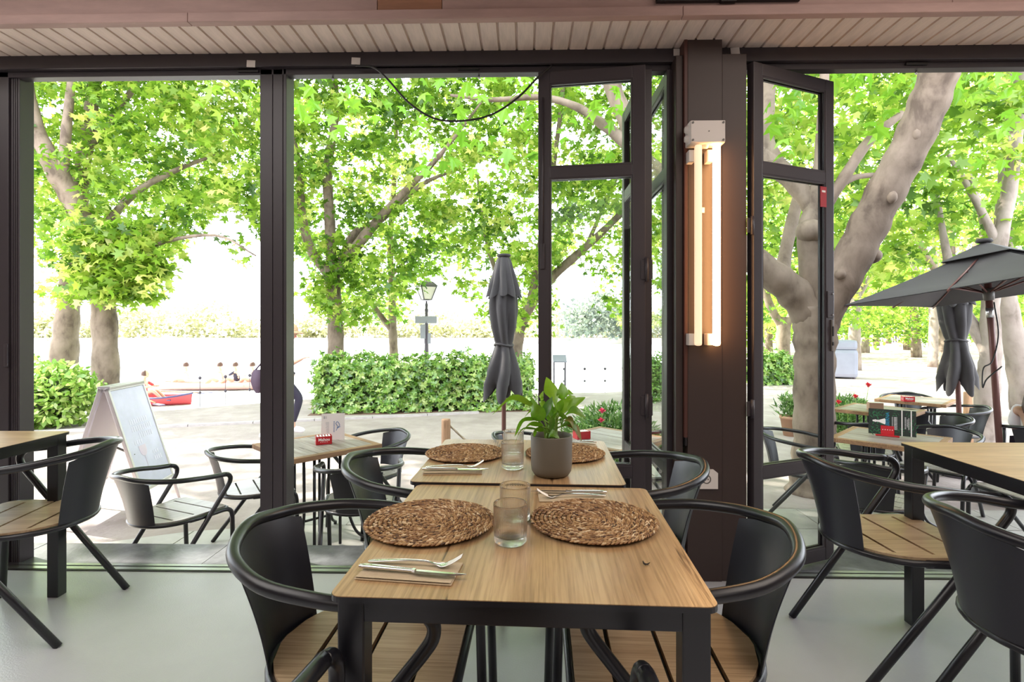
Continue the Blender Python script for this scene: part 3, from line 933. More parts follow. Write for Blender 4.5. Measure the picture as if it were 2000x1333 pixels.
# napkins with fork and knife
def ribbon(mb, pts, hw, th, smooth=True):
    """pts: (x, y, z) centre line in the xz sense, hw: half widths"""
    P = [Vector(p) for p in pts]
    rows = []
    for i, p in enumerate(P):
        a, b = P[max(i - 1, 0)], P[min(i + 1, len(P) - 1)]
        t = (b - a).normalized(); s = Vector((-t.y, t.x, 0)).normalized() if abs(t.z) < .99 else Vector((0, 1, 0))
        n = t.cross(s)
        w = hw[i]
        rows.append([p + s * w, p + s * w * .7 + n * th / 2, p - s * w * .7 + n * th / 2, p - s * w, p - s * w * .7 - n * th / 2, p + s * w * .7 - n * th / 2])
    mb.grid(rows, smooth, True)
    n0 = len(mb.v)
    mb.add(rows[0], [tuple(range(6))]); mb.add(rows[-1], [tuple(reversed(range(6)))])
    return mb

def make_fork():
    t = thing('fork', '', 'fork')
    mb = MB()
    ribbon(mb, spline([(-.098, 0, .004), (-.07, 0, .006), (-.02, 0, .009), (.02, 0, .0085), (.04, 0, .004), (.052, 0, .003)], 4), lerp_list([.0045, .0068, .0058, .0036, .003, .0045, .0075], 21), .0026)
    mb.build('handle', M['steel'], t)
    mb = MB()
    ribbon(mb, spline([(.044, 0, .0035), (.056, 0, .0025), (.066, 0, .005)], 4), lerp_list([.0042, .0105, .0118, .0118], 9), .0022)
    mb.build('fork_neck', M['steel'], t)
    for k in range(4):
        y = (k - 1.5) * .0062
        mb = MB(); ribbon(mb, spline([(.065, y, .0048), (.080, y, .012), (.097, y * .96, .023)], 4), lerp_list([.0022, .0018, .0009], 9), .0018)
        mb.build('tine', M['steel'], t)
    return t
def make_knife():
    t = thing('knife', '', 'knife')
    mb = MB(); ribbon(mb, spline([(-.108, 0, .005), (-.09, 0, .006), (-.04, 0, .0055), (.005, 0, .005)], 4), lerp_list([.004, .0075, .007, .0055, .005], 13), .0062); mb.build('handle', M['steel'], t)
    mb = MB(); ribbon(mb, [(.004, 0, .005), (.010, 0, .005)], [.0062, .0062], .0074, False); mb.build('bolster', M['steel'], t)
    mb = MB()
    n = 10
    rows = []
    for i in range(n + 1):
        u = i / n
        x = .009 + .103 * u
        wt = .0055
        wb = -.0105 * (1 - max(0, (u - .55) / .45) ** 2 * 1.35) 
        rows.append([(x, wt, .0058), (x, (wt + wb) / 2, .0062), (x, wb, .0048), (x, (wt + wb) / 2, .0044)])
    mb.grid(rows, False, True)
    mb.build('blade', M['steel'], t)
    return t
fork0, knife0 = make_fork(), make_knife()
used = [False]
def setting(xc, Z, z, rot, who, flip=1):
    p = cw(xc, Z, z)
    t = thing('napkin', 'folded kraft-brown paper napkin under cutlery, ' + who, 'napkin', p, R(rot) + YAW, 'folded napkins')
    mb = MB(); mb.box((0, 0, .0014), (.192, .098, .0022), None, .0008); mb.build('lower_fold', M['kraft'], t)
    rows = [[(x, y, .0032 + .0016 * math.sin((x + .09) * 22) * (y + .05) / .1 + (.002 if y < -.040 else 0)) for x in np.linspace(-.095, .094, 12)] for y in np.linspace(-.047, .048, 7)]
    mb = MB(); mb.grid(rows); mb.grid([[(q[0], q[1], q[2] - .001) for q in reversed(r)] for r in rows]); mb.build('upper_fold', M['kraft'], t)
    for (src, dy, dx, da, nm) in ((fork0, .020 * flip, .004, 2 * flip, 'fork'), (knife0, -.016 * flip, .006, -3 * flip, 'knife')):
        q = Vector((dx, dy, .0048)); q.rotate(Euler((0, 0, R(rot) + YAW)))
        a = R(rot) + YAW + R(da)
        lab = f'steel {nm} on the napkin ' + who
        if not used[0]:
            src.location = p + q; src.rotation_euler = (0, 0, a); src['label'] = lab; src['group'] = 'table cutlery'
        else:
            dup(src, p + q, a, lab, 'table cutlery')
    used[0] = True
setting(-.203, 1.083, TOP1, -8, 'in front of the left large placemat')
setting(.172, 1.560, TOP1, 180, 'behind the right large placemat')
setting(-.196, 1.815, TOP2, 2, 'in front of the left placemat on the far table')
setting(.245, 2.215, TOP2, 180, 'behind the plant pot on the far table')
p = at(1262, 1104, 1060 * .489 / (1104 - 638))
t = thing('dry_leaf_scrap', 'tiny dark curled scrap of dry leaf on the right of the near table', 'leaf scrap', (p.x, p.y, TOP1 + .001))
MB().tube(spline([(-.006, .004, .006), (-.004, 0, .002), (.002, -.001, .0015), (.008, .001, .004)], 4), [.0008, .002, .0015, .0006], 6).build('curl', M['twig'], t)
MB().tube(spline([(-.003, -.004, .001), (.0, -.003, .002), (.004, -.004, .001)], 4), [.0008, .0014, .0006], 6).build('stalk', M['twig'], t)

# potted peace lily
pp = cw((1077 - 1000) / FPX * 1.765, 1.765, TOP2)
pot = thing('potted_peace_lily', 'green broad-leaved peace lily in a taupe cylindrical pot on the far table', 'potted plant', pp, YAW)
MB().lathe([(.0, .0), (.045, .0), (.056, .004), (.064, .016), (.0665, .034), (.0675, .128), (.0668, .1305), (.0645, .131), (.063, .129), (.0625, .105)], 48).build('pot', M['pot'], pot)
MB().lathe([(.0, .110), (.04, .112), (.0627, .106)], 24).build('soil', M['soil'], pot)
def blade(base, mid, tip, w, cup=.25, tone=.5, roll=0.0, m_='house_leaf'):
    C = spline([base, mid, tip], 6)
    n = len(C)
    rows = []
    for i, c in enumerate(C):
        u = i / (n - 1)
        t = (C[min(i + 1, n - 1)] - C[max(i - 1, 0)]).normalized()
        s = t.cross(Vector((0, 0, 1)))
        if s.length < .15: s = Vector((1, 0, 0))
        s.normalize()
        if roll: s.rotate(Matrix.Rotation(roll, 3, t))
        nn = s.cross(t)
        ww = w * (math.sin(PI * min(1, u ** .72)) ** .8 if 0 < u < 1 else 0.02)
        rows.append([c + s * ww * 1.14 * v - nn * (-cup) * ww * abs(v) + nn * .06 * ww * math.sin(v * 3 + u * 9) for v in (-1, -.5, 0, .5, 1)])
    mb = MB(); mb.grid(rows, True)
    o = mb.build('leaf', M[m_], pot)
    a = o.data.attributes.new('tone', 'FLOAT', 'FACE')
    a.data.foreach_set('value', np.clip(tone + RNG.normal(size=len(mb.f)) * .03, 0, 1).astype(np.float32))
    return o
def stalk(a, b, c):
    MB().tube(spline([a, b, c], 4), [.0032, .0026, .0018], 6).build('leaf_stalk', M['petiole'], pot)
PX = 1.765 / FPX
def L(px, py, d=0.0):   # offset from the pot axis, metres: photo x, photo height, depth
    return Vector(((px - 1077) * PX, d, EYE_Z - (py - HOR) * PX - TOP2))
def lily(b, m_, t, w, tone=.5, cup=.25, roll=0.0, mm='house_leaf', foot=None, d=(0, 0, 0)):
    B, Mi, T = L(b[0], b[1], d[0]), L(m_[0], m_[1], d[1]), L(t[0], t[1], d[2])
    f = foot or (random.uniform(-.02, .02), random.uniform(-.02, .02))
    F = Vector((f[0], f[1], .108))
    stalk(F, (F + B) / 2 + Vector(((B.x - F.x) * -.25, (B.y - F.y) * -.2, .01)), B)
    blade(B, Mi, T, w, cup, tone, roll, mm)
lily((1042, 793), (1002, 777), (962, 806), .021, .70, .2, .5, d=(-.02, -.03, -.05))
lily((1062, 818), (1046, 800), (1036, 772), .022, .55, .25, 1.2, d=(-.03, -.04, -.03))
lily((1088, 808), (1078, 770), (1067, 737), .023, .95, .25, .9, d=(.01, .02, .0))
lily((1093, 806), (1100, 776), (1098, 748), .022, .60, .3, -.5, d=(.0, .0, .02))
lily((1092, 812), (1114, 785), (1112, 762), .021, .85, .25, .6, d=(.02, .03, .03))
lily((1108, 800), (1124, 785), (1142, 775), .017, .70, .2, .6, d=(-.02, -.02, -.02))
lily((1100, 812), (1116, 798), (1140, 812), .018, .40, .2, .5, d=(-.03, -.05, -.06))
lily((1050, 818), (1022, 820), (1005, 850), .014, .55, .2, .6, d=(-.02, -.03, -.03))
lily((1058, 829), (1035, 824), (1020, 836), .016, .50, .25, .5, d=(-.04, -.06, -.07))
lily((1052, 836), (1020, 834), (1004, 862), .009, .45, .2, .5, d=(-.03, -.05, -.06))
lily((1064, 802), (1058, 784), (1062, 766), .010, .80, .25, 1.0, d=(.03, .03, .03))
lily((1062, 818), (1068, 796), (1079, 775), .013, .10, .3, 1.0, d=(-.01, -.01, .0))
lily((1072, 826), (1076, 800), (1082, 782), .014, .45, .3, .8, d=(.02, .03, .03))
lily((1084, 824), (1090, 806), (1100, 792), .017, .65, .3, .7, d=(.02, .02, .03))
lily((1054, 815), (1040, 806), (1024, 818), .013, .75, .2, .6, d=(.02, .03, .02))
lily((1060, 840), (1048, 836), (1042, 850), .013, .60, .25, .6, d=(-.03, -.04, -.04))
lily((1096, 830), (1112, 822), (1124, 838), .013, .35, .25, .5, d=(-.03, -.04, -.05))
lily((1084, 806), (1080, 812), (1072, 838), .016, .15, .35, .9, d=(-.05, -.06, -.06))
lily((1088, 806), (1096, 812), (1094, 842), .014, .3, .35, -.9, d=(-.05, -.06, -.05))
lily((1104, 826), (1120, 832), (1132, 856), .012, .2, .3, .5, 'wilted', d=(-.03, -.04, -.05))
lily((1100, 818), (1110, 816), (1118, 840), .012, .7, .3, .5, 'wilted', d=(-.04, -.05, -.05))
lily((1070, 850), (1076, 842), (1090, 850), .012, .5, .3, .8, d=(-.04, -.05, -.055))
# ================================================================== OUTSIDE: ground, water
def gpt(px, py, z=GZ):
    return at(px, py, FPX * (EYE_Z - z) / (py - HOR))

WZ = -1.15
gr = MB()
shore = [(-60, 9.5), (-8.2, 9.9), (-6.9, 10.6), (-5.6, 11.6), (-4.2, 12.8), (2.0, 13.6), (5.4, 15.0), (9, 30), (16, 62), (24, 110)]
near = [(-60, 3.02), (-8.2, 3.02), (-6.9, 3.02), (-5.6, 3.02), (-4.2, 3.02), (2.0, 3.02), (5.4, 3.02), (40, 3.02), (70, 40), (90, 110)]
vs_ = [(*p, GZ) for p in shore] + [(*p, GZ) for p in near] + [(*p, WZ - .5) for p in shore]
n = len(shore)
fs = [(n + i, n + i + 1, i + 1, i) for i in range(n - 1)] + [(2 * n + i, i, i + 1, 2 * n + i + 1) for i in range(n - 1)]
gr.add(vs_, fs)
struct(gr.build('ground', M['sand']))
struct(MB().add([(-160, 8, WZ), (60, 8, WZ), (60, 130, WZ), (-160, 130, WZ)], [(0, 1, 2, 3)]).build('lake', M['water']))
# shaded gravel promenade strip with its kerb, running along the water
def strip(name, a, b, w, z0, z1, m_):
    a, b = Vector(a), Vector(b)
    d = (b - a).normalized(); s = Vector((-d.y, d.x)) * w / 2
    P = [a - s, b - s, b + s, a + s]
    mb = MB(); mb.prism([(p.x, p.y) for p in P], z0, z1)
    return mb.build(name, m_)
kerb = thing('trim_2', None, None, kind='structure')
ka, kb = gpt(235, 839), gpt(590, 823)
kd = (kb - ka).normalized()
for k in range(-2, 6):
    a = ka + kd * (k * .98); b = a + kd * .97
    s = Vector((-kd.y, kd.x, 0)) * .06
    mb = MB(); mb.prism([((a - s).x, (a - s).y), ((b - s).x, (b - s).y), ((b + s).x, (b + s).y), ((a + s).x, (a + s).y)], GZ - .05, GZ + .035)
    mb.build('kerb_stone', M['kerb'], kerb)
# terrace of pale slabs right outside the glass front
terr = thing('terrace_floor', None, None, kind='structure')
mb0 = None
def edge_y(x):
    if x < -1.3: return 4.02 + (x + 3.2) * .47
    return 4.93
rowy = [3.03, 3.50, 3.97, 4.44, 4.92]
for j, (ya, yb) in enumerate(zip(rowy[:-1], rowy[1:])):
    xs_ = [-4.2 + .78 * k + (.39 if j % 2 else 0) for k in range(13)]
    for xa, xb in zip(xs_[:-1], xs_[1:]):
        if xa > 5: continue
        poly = []
        for (x, y) in ((xa + .003, ya + .003), (xb - .003, ya + .003), (xb - .003, yb - .003), (xa + .003, yb - .003)):
            poly.append((x, min(y, edge_y(x))))
        if poly[3][1] - poly[0][1] < .03 and poly[2][1] - poly[1][1] < .03: continue
        if poly[3][1] < poly[0][1]: poly[3] = (poly[3][0], poly[0][1] + .01)
        mb = MB(); mb.prism(poly, GZ - .05, GZ + .012 + random.uniform(0, .003))
        mb.build('slab', M['paver'], terr)

# ------------------------------------------------------------------ hedges and beds
def hedge(name, label, a, b, depth, h, n, size, group=None, tones=(0, 1), core=True, round_=.12, m_='hedge_leaf'):
    """a, b: ends of the front bottom line on the ground"""
    a, b = Vector(a), Vector(b); d = b - a; L_ = d.length
    ang = math.atan2(d.y, d.x)
    t = thing(name, label, 'hedge', (a.x, a.y, a.z), ang, group)
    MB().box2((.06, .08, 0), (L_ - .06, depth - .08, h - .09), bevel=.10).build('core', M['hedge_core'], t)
    P, TN, D, NO, SZ = [], [], [], [], []
    for i in range(n // 6):
        u = random.random(); f = random.random()
        x = random.uniform(0, L_); jit = random.gauss(0, .065)
        bul = .06 * math.sin(x * 3.1) + .04 * math.sin(x * 7.7)
        if f < .60: p, o_ = (x, bul + jit - (.10 * random.random() if u < .10 else 0), h * (u ** .9)), (0, -1, .45)
        elif f < .86: p, o_ = (x, random.uniform(0, depth), h + jit + bul * .6 + (random.expovariate(24) if random.random() < .2 else 0)), (0, -.15, 1)
        elif f < .93: p, o_ = (jit, random.uniform(0, depth), h * u), (-1, -.2, .4)
        else: p, o_ = (L_ + jit, random.uniform(0, depth), h * u), (1, -.2, .4)
        o_ = (Vector(o_) + Vector((random.gauss(0, .35), random.gauss(0, .35), random.gauss(0, .35)))).normalized()
        e1 = o_.orthogonal().normalized(); e2 = o_.cross(e1)
        tn = random.uniform(*tones); a0 = random.uniform(0, PI)
        for k in range(6):
            a_ = a0 + k * PI / 3 + random.gauss(0, .2)
            rad = e1 * math.cos(a_) + e2 * math.sin(a_)
            P.append(p); D.append(tuple(rad + o_ * .35)); NO.append(tuple(o_ * 1.0 - rad * .3)); TN.append(min(1, max(0, tn + random.gauss(0, .16)))); SZ.append(size * random.uniform(.75, 1.2))
    o = leaves('foliage', P, np.array(SZ), M[m_], t, SIMPLE_LEAF, spread=.18, tone=np.array(TN), dirs=np.array(D), nors=np.array(NO))
    o['kind'] = 'stuff'
    return t
hA, hB = at(617, 808, 10.25), at(1040, 801, 10.75)
hA.z = hB.z = GZ
hedge('hedge', 'long clipped laurel hedge between the terrace and the lake', hA, hB, .9, .965, 15000, .080)
hC, hD = at(1484, 752, 15.2), at(1556, 752, 15.4); hC.z = hD.z = GZ
hedge('hedge', 'short low hedge seen through the glass of the right door leaf', hC, hD, 1.0, .78, 4200, .10)
bed = thing('planting_bed', 'strip of dark bare earth under the long hedge', 'bed', (0, 0, 0))
mb = MB(); d = (hB - hA).normalized(); s = Vector((-d.y, d.x, 0))
P = [hA - s * .22 - d * .1, hB - s * .22 + d * .1, hB + s * 1.1 + d * .1, hA + s * 1.1 - d * .1]
mb.prism([(p.x, p.y) for p in P], GZ - .04, GZ + .006); mb.build('soil', M['earth'], bed)

def bush(name, label, c, rad, n, size, m_='hedge_leaf', tmpl=SIMPLE_LEAF, tones=(0, 1), core=.72, up=.5, cat='bush', group=None):
    t = thing(name, label, cat, (c.x, c.y, GZ), 0, group)
    if core:
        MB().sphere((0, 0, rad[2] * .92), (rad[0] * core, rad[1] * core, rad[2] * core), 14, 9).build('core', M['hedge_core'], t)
    P = []
    for i in range(n):
        d_ = Vector((random.gauss(0, 1), random.gauss(0, 1), random.gauss(0, 1))).normalized()
        q = random.uniform(.78, 1.06) * (1 + .10 * math.sin(d_.x * 7 + d_.z * 5))
        P.append((d_.x * rad[0] * q, d_.y * rad[1] * q, max(.02, rad[2] * (.95 + d_.z * q))))
    o = leaves('foliage', P, RNG.uniform(.7, 1.2, n) * size, M[m_], t, tmpl, up=up, spread=.75, tone=RNG.uniform(*tones, n))
    o['kind'] = 'stuff'
    return t
bush('laurel_bush', 'broad sunlit bush in front of the tree trunks by the left post', cw(-7.75, 8.95), (.85, .60, .52), 3600, .12, tones=(.35, 1))
bush('laurel_bush', 'tall corner of shrubbery cut by the left post, behind the broad bush', cw(-9.35, 10.0), (.75, .55, .62), 1800, .12, tones=(.25, .9))
bush('topiary_bush', 'rounded dark bush glimpsed beside the folded glass leaves', cw(3.12, 12.0), (.50, .5, .55), 2200, .075, tones=(0, .5))
# flowering shrubs
def shrub(label, c, rad, n, flowers, size=.11, petal='petal_red'):
    t = thing('flowering_shrub', label, 'shrub', (c.x, c.y, GZ), YAW)
    P, D = [], []
    for i in range(n):
        a = random.uniform(0, 2 * PI); q = random.random() ** .5
        bx_, by_ = rad[0] * q * math.cos(a), rad[1] * q * math.sin(a)
        z = rad[2] * (1 - .55 * q * q) * random.random() ** .55
        P.append((bx_, by_, z)); D.append((bx_ * 1.2 + random.gauss(0, .12), by_ * 1.2 + random.gauss(0, .30), .10 + random.random() * .5))
    o = leaves('foliage', P, RNG.uniform(.6, 1.3, n) * size, M['shrub_leaf'], t, NEEDLE, up=.1, spread=1.0, dirs=np.array(D))
    o['kind'] = 'stuff'
    for i in range(14):
        a = random.uniform(0, 2 * PI); r = random.random()
        MB().tube(spline([(0.3 * rad[0] * r * math.cos(a), 0.3 * rad[1] * r * math.sin(a), 0), (rad[0] * .6 * r * math.cos(a), rad[1] * .6 * r * math.sin(a), rad[2] * .5), (rad[0] * .9 * r * math.cos(a), rad[1] * .9 * r * math.sin(a), rad[2] * (1 - .4 * r))], 4), [.008, .004, .0015], 5).build('stem', M['petiole'], t)
    for (fx_, fy_, fz_, s) in flowers:
        mb = MB()
        for k in range(9):
            a = 2 * PI * k / 9 + .3
            tilt = .5 + .35 * (k % 3)
            u = Vector((math.cos(a) * math.cos(tilt), math.sin(a) * math.cos(tilt), math.sin(tilt)))
            w = u.cross(Vector((0, 0, 1))).normalized()
            mb.add([(0, 0, 0), u * s * .6 + w * s * .4, u * s * 1.05, u * s * .6 - w * s * .4], [(0, 1, 2, 3)])
        mb.sphere((0, 0, s * .1), s * .3, 8, 6)
        mb.build('flower', M[petal], t, (fx_, fy_, fz_))
        MB().tube(spline([(fx_ * .5, fy_ * .5, max(.02, fz_ - .45)), (fx_ * .9, fy_ * .9, fz_ - .2), (fx_, fy_, fz_)], 4), [.006, .004, .003], 5).build('stem', M['petiole'], t)
    return t
sc_ = cw(1.10, 5.95)
def rel(px, py, Z, c):
    q = at(px, py, Z) - Vector((c.x, c.y, GZ)); q.rotate(Euler((0, 0, -YAW))); return (q.x, q.y, q.z)
shrub('leafy flowering shrub with two pink blooms behind the glass door leaf', sc_, (.62, .45, .80), 7000, [(*rel(1176, 806, 5.6, sc_), .05), (*rel(1174, 824, 5.6, sc_), .045)], .085, 'petal_pink')
sc_ = cw(5.0, 8.1)
shrub('round green shrub dotted with red blooms beside the right tree trunk', sc_, (.50, .45, .60), 9000, [(*rel(1696, 755, 8.0, sc_), .065), (*rel(1671, 777, 7.8, sc_), .055), (*rel(1638, 788, 7.7, sc_), .055), (*rel(1656, 801, 7.6, sc_), .05)], .075)
# little planter behind the door leaf
pl_ = cw(4.22, 8.2)
t = thing('potted_rosemary', 'small rosemary in a terracotta pot seen through the right door leaf', 'potted plant', (pl_.x, pl_.y, GZ))
MB().lathe([(.0, 0), (.11, 0), (.155, .26), (.165, .26), (.165, .30), (.14, .30), (.13, .22)], 20).build('pot', M['terracotta'], t)
D = RNG.normal(size=(500, 3)) * .5 + np.array([0, 0, 1.0])
o = leaves('foliage', np.column_stack([RNG.normal(0, .09, 500), RNG.normal(0, .09, 500), .28 + RNG.random(500) * .30]), RNG.uniform(.06, .14, 500), M['shrub_leaf'], t, NEEDLE, dirs=D)
o['kind'] = 'stuff'

# ================================================================== OUTDOOR FURNITURE
def outdoor_table(xc, Z, ang, label, w=.70, d=.70):
    p = cw(xc, Z, GZ + .008)
    t = thing('terrace_table', label, 'table', p, R(ang) + YAW, 'weathered terrace tables')
    h, n = .75, 5
    wd_ = (w - .10) / n
    for k in range(n):
        a = -w / 2 + .05 + k * wd_
        MB().box2((a + .0012, -d / 2 + .05, h - .030), (a + wd_ - .0012, d / 2 - .05, h - random.uniform(0, .0012)), bevel=.002).build('plank', M['old_wood'], t)
    for s in (-1, 1):
        MB().box2((-w / 2, s * (d / 2 - .05) if s > 0 else -d / 2, h - .034), (w / 2, d / 2 if s > 0 else -d / 2 + .05, h + .0006), bevel=.004).build('edge_board', M['old_edge'], t)
        MB().box2((s * (w / 2 - .05) if s > 0 else -w / 2, -d / 2 + .051, h - .034), (w / 2 if s > 0 else -w / 2 + .05, d / 2 - .051, h + .0003), bevel=.004).build('edge_board', M['old_edge'], t)
    for sx in (-1, 1):
        for sy in (-1, 1):
            MB().tube(spline([(sx * .17, sy * .15, h - .034), (sx * .165, sy * .145, .42), (sx * .17, sy * .15, .26), (sx * .215, sy * .195, .09), (sx * .28, sy * .26, .022)], 5), .0115, 8).build('leg', M['black_metal'], t)
            MB().cyl((sx * .28, sy * .26, 0), .014, .03, 8).build('foot_pad', M['black_metal'], t)
            MB().tube([(sx * .10, sy * .17, h - .034), (sx * .10, sy * .17, .012)], .0115, 8).build('leg', M['black_metal'], t)
    for z in (.24,):
        MB().tube([(.16, .15, z), (.16, -.15, z), (-.16, -.15, z), (-.16, .15, z)], .009, 8, closed=True).build('stretcher', M['black_metal'], t)
    for s in (-1, 1):
        MB().box2((-.24, s * .17 - .015, h - .042), (.24, s * .17 + .015, h - .034)).build('bearer', M['black_metal'], t)
    return t
outdoor_table(-1.48, 4.12, 45, 'weathered plank terrace table with red box and white card, beyond the middle post')
outdoor_table(3.04, 4.36, 44, 'weathered plank terrace table with the dark green menu, beyond the right door leaf')
outdoor_table(3.95, 5.85, 40, 'weathered terrace table with the small brown carton, beyond the menu table')
outdoor_table(4.95, 6.65, 42, 'far terrace table with the red box, furthest out on the right')
outdoor_table(.78, 4.35, 45, 'weathered terrace table behind the potted plant, at the folded glass leaves')

g = 'armchairs on the terrace'
zc_ = GZ + .012
chair_at(-2.21, 3.49, 66, 'terrace armchair turned away beside the white sandwich board', g, zc_)
chair_at(-1.95, 4.05, 33, 'terrace armchair at the left corner of the table, partly behind the middle post', g, zc_)
chair_at(-1.04, 3.70, 101, 'terrace armchair seen from behind, between that table and the set table', g, zc_)
chair_at(-1.15, 4.52, 232, 'terrace armchair at the far side of the table with the white card', g, zc_)
chair_at(2.43, 4.62, -37, 'terrace armchair seen through the right door leaf, below its middle rail', g, zc_)
chair_at(2.50, 3.75, 48, 'terrace armchair seen from behind, at the near side of the menu table', g, zc_)
chair_at(3.72, 4.72, 215, 'terrace armchair at the far right side of the menu table', g, zc_)
chair_at(3.80, 3.95, 184, 'terrace armchair behind the bare right table, its slatted seat below the tabletop', g, zc_)
chair_at(3.42, 5.25, 62, 'terrace armchair between the menu table and the carton table', g, zc_)
chair_at(4.30, 5.50, 190, 'terrace armchair turned left, just right of the menu card', g, zc_)
chair_at(4.45, 6.05, 50, 'terrace armchair on the near side of the far red box table', g, zc_)
chair_at(5.05, 6.15, 172, 'terrace armchair seen side-on next to the closed right parasol', g, zc_)
chair_at(5.20, 7.15, 230, 'terrace armchair on the far side of the far red box table', g, zc_)
chair_at(1.27, 4.55, 190, 'terrace armchair behind the folded glass leaves, right of the table there', g, zc_)
chair_at(.13, 4.52, -4, 'terrace armchair behind the tumblers, left of the table with the maroon box', g, zc_)
chair_at(4.86, 5.00, 42, 'terrace armchair under the seated person at the right picture edge', g, zc_)

TT = GZ + .008 + .7515
def napkin_box(px, py, Z, ang, label, lettering=True, m_='red_box', size=(.115, .085, .060)):
    p = at(px, py, Z)
    t = thing('napkin_box', label, 'box', (p.x, p.y, TT), R(ang) + YAW)
    w, d, h = size
    for (a, b) in (((-w / 2, -d / 2, 0), (w / 2, -d / 2 + .002, h)), ((-w / 2, d / 2 - .002, 0), (w / 2, d / 2, h)), ((-w / 2, -d / 2, 0), (-w / 2 + .002, d / 2, h)), ((w / 2 - .002, -d / 2, 0), (w / 2, d / 2, h))):
        MB().box2(a, b).build('side_wall', M[m_], t)
    MB().box2((-w / 2 + .002, -d / 2 + .002, 0), (w / 2 - .002, d / 2 - .002, .004)).build('bottom', M[m_], t)
    for k in range(5):
        x = -w / 2 + .014 + k * (w - .028) / 4
        MB().box((x, 0, h * .52), (.013, d - .012, h * .96), (0, random.uniform(-.1, .1), 0), .002).build('paper_bundle', M['paper'], t)
    if lettering:
        for yy, ry in ((-d / 2 - .0004, 0), (d / 2 + .0004, PI)):
            A = Matrix.Rotation(ry, 4, 'Z') @ Matrix.Translation((0, -d / 2 - .0006, h * .60)) @ Matrix.Rotation(PI / 2, 4, 'X')
            text_mesh('Mahou', .030, M['white_print'], 'lettering', t, A, bold=.0008)
            st = MB()
            for k in range(5):
                c = Vector(((k - 2) * .012, -d / 2 - .0008, h * .30))
                pts = [c + Vector((math.sin(2 * PI * q / 10) * (.0042 if q % 2 == 0 else .0018), 0, math.cos(2 * PI * q / 10) * (.0042 if q % 2 == 0 else .0018))) for q in range(10)]
                st.add([Matrix.Rotation(ry, 3, 'Z') @ p_ for p_ in pts], [tuple(range(10))])
            o = st.build('star_row', M['white_print'], t)
        for sx in (-1, 1):
            A = Matrix.Rotation(sx * PI / 2, 4, 'Z') @ Matrix.Translation((0, -w / 2 - .0006, h * .45)) @ Matrix.Rotation(PI / 2, 4, 'X')
            text_mesh('Mahou', .012, M['white_print'], 'lettering', t, A)
    return t
napkin_box(632, 856, 4.13, 24, 'red box of paper napkins with white lettering on the left terrace table')
napkin_box(1773, 789, 6.45, -14, 'bright red napkin box with white lettering on the far right terrace table')
napkin_box(1136, 858, 4.32, 20, 'maroon napkin box seen through glass behind the potted plant', False)
p = at(1709, 798, 5.75)
t = thing('carton', 'plain brown open carton standing on a terrace table behind the menu', 'box', (p.x, p.y, TT), R(-18) + YAW)
MB().box2((-.065, -.05, 0), (.065, .05, .085), bevel=.003).build('carton_body', M['carton'], t)
MB().box2((-.060, -.045, .0852), (.060, .045, .0858)).build('carton_top', M['paper'], t)
# white card on the left table
p = at(650, 853, 4.26)
t = thing('menu_card', 'white menu card with a small blue drawing, standing behind the red napkin box', 'menu', (p.x, p.y, TT), R(14) + YAW)
A = Matrix.Rotation(R(-14), 4, 'X')
mb = MB(); mb.box2((-.088, -.0015, 0), (.088, .0015, .205)); mb.xf(A).build('card', M['paper'], t)
mb = MB()
for k in range(9):
    mb.box2((-.030, -.0022, .055 + k * .010), (-.030 + random.uniform(.03, .045) - .06, -.0018, .058 + k * .010))
mb.xf(A).build('printed_lines', M['grey_print'], t)
mb = MB(); mb.tube(spline([(.024, -.002, .07), (.036, -.002, .10), (.022, -.002, .125), (.034, -.002, .14), (.05, -.002, .11), (.03, -.002, .09), (.055, -.002, .10)], 6), .0022, 5)
mb.xf(A).build('blue_drawing', M['blue_print'], t)
mb = MB()
for k in range(8):
    mb.box2((.004, -.0022, .060 + k * .011), (.012, -.0018, .066 + k * .011))
mb.xf(A).build('blue_column', M['blue_print'], t)
mb = MB(); mb.box2((-.072, -.0022, .165), (-.060, -.0018, .185)); mb.box2((-.054, -.0022, .165), (-.050, -.0018, .185)); mb.xf(A).build('corner_mark', M['grey_print'], t)

# dark green menu in a red stand
p = at(1742, 857, 4.40)
e0, e1 = at(1700, 846, 4.52), at(1793, 858, 4.34)
ma = math.atan2((e1 - e0).y, (e1 - e0).x)
t = thing('menu_board', 'dark green leaf-print menu lying sideways in a red stand on the terrace table', 'menu', (p.x, p.y, TT), ma)
W2 = (e1 - e0).length / 2; H_ = .205
A = Matrix.Translation((0, 0, .008)) @ Matrix.Rotation(R(-10), 4, 'X')
mb = MB(); mb.box2((-W2, -.002, 0), (W2, .002, H_)); mb.xf(A).build('menu_sheet', M['menu_dark'], t)
mb = MB()
for (x0, z0, x1, z1, w) in ((-.95, .92, -.55, .65, .06), (-.98, .75, -.45, .80, .05), (-.95, .30, -.45, .45, .07), (-.98, .15, -.50, .22, .06), (-.9, .05, -.5, .10, .05), (-.6, .04, -.35, .25, .05), (-.35, .95, -.2, .70, .05),
                            (.25, .95, .10, .75, .05), (.0, .05, .25, .25, .06), (.95, .05, .70, .45, .06), (.98, .30, .82, .62, .05), (.65, .95, .85, .78, .05), (.3, .08, .45, .30, .04), (-.75, .97, -.5, .82, .04)):
    a, b = Vector((x0 * W2, 0, z0 * H_)), Vector((x1 * W2, 0, z1 * H_))
    d_ = b - a; nn = Vector((-d_.z, 0, d_.x)).normalized()
    for q in range(5):
        c = a + d_ * (q / 5); tip = c + d_ * .34 + nn * (.030 if q % 2 else -.030) * (1 - q / 8)
        mb.add([c + Vector((0, -.0024, 0)), (c + tip) / 2 + nn * .005 + Vector((0, -.0024, 0)), tip + Vector((0, -.0024, 0)), (c + tip) / 2 - nn * .005 + Vector((0, -.0024, 0))], [(0, 1, 2, 3)])
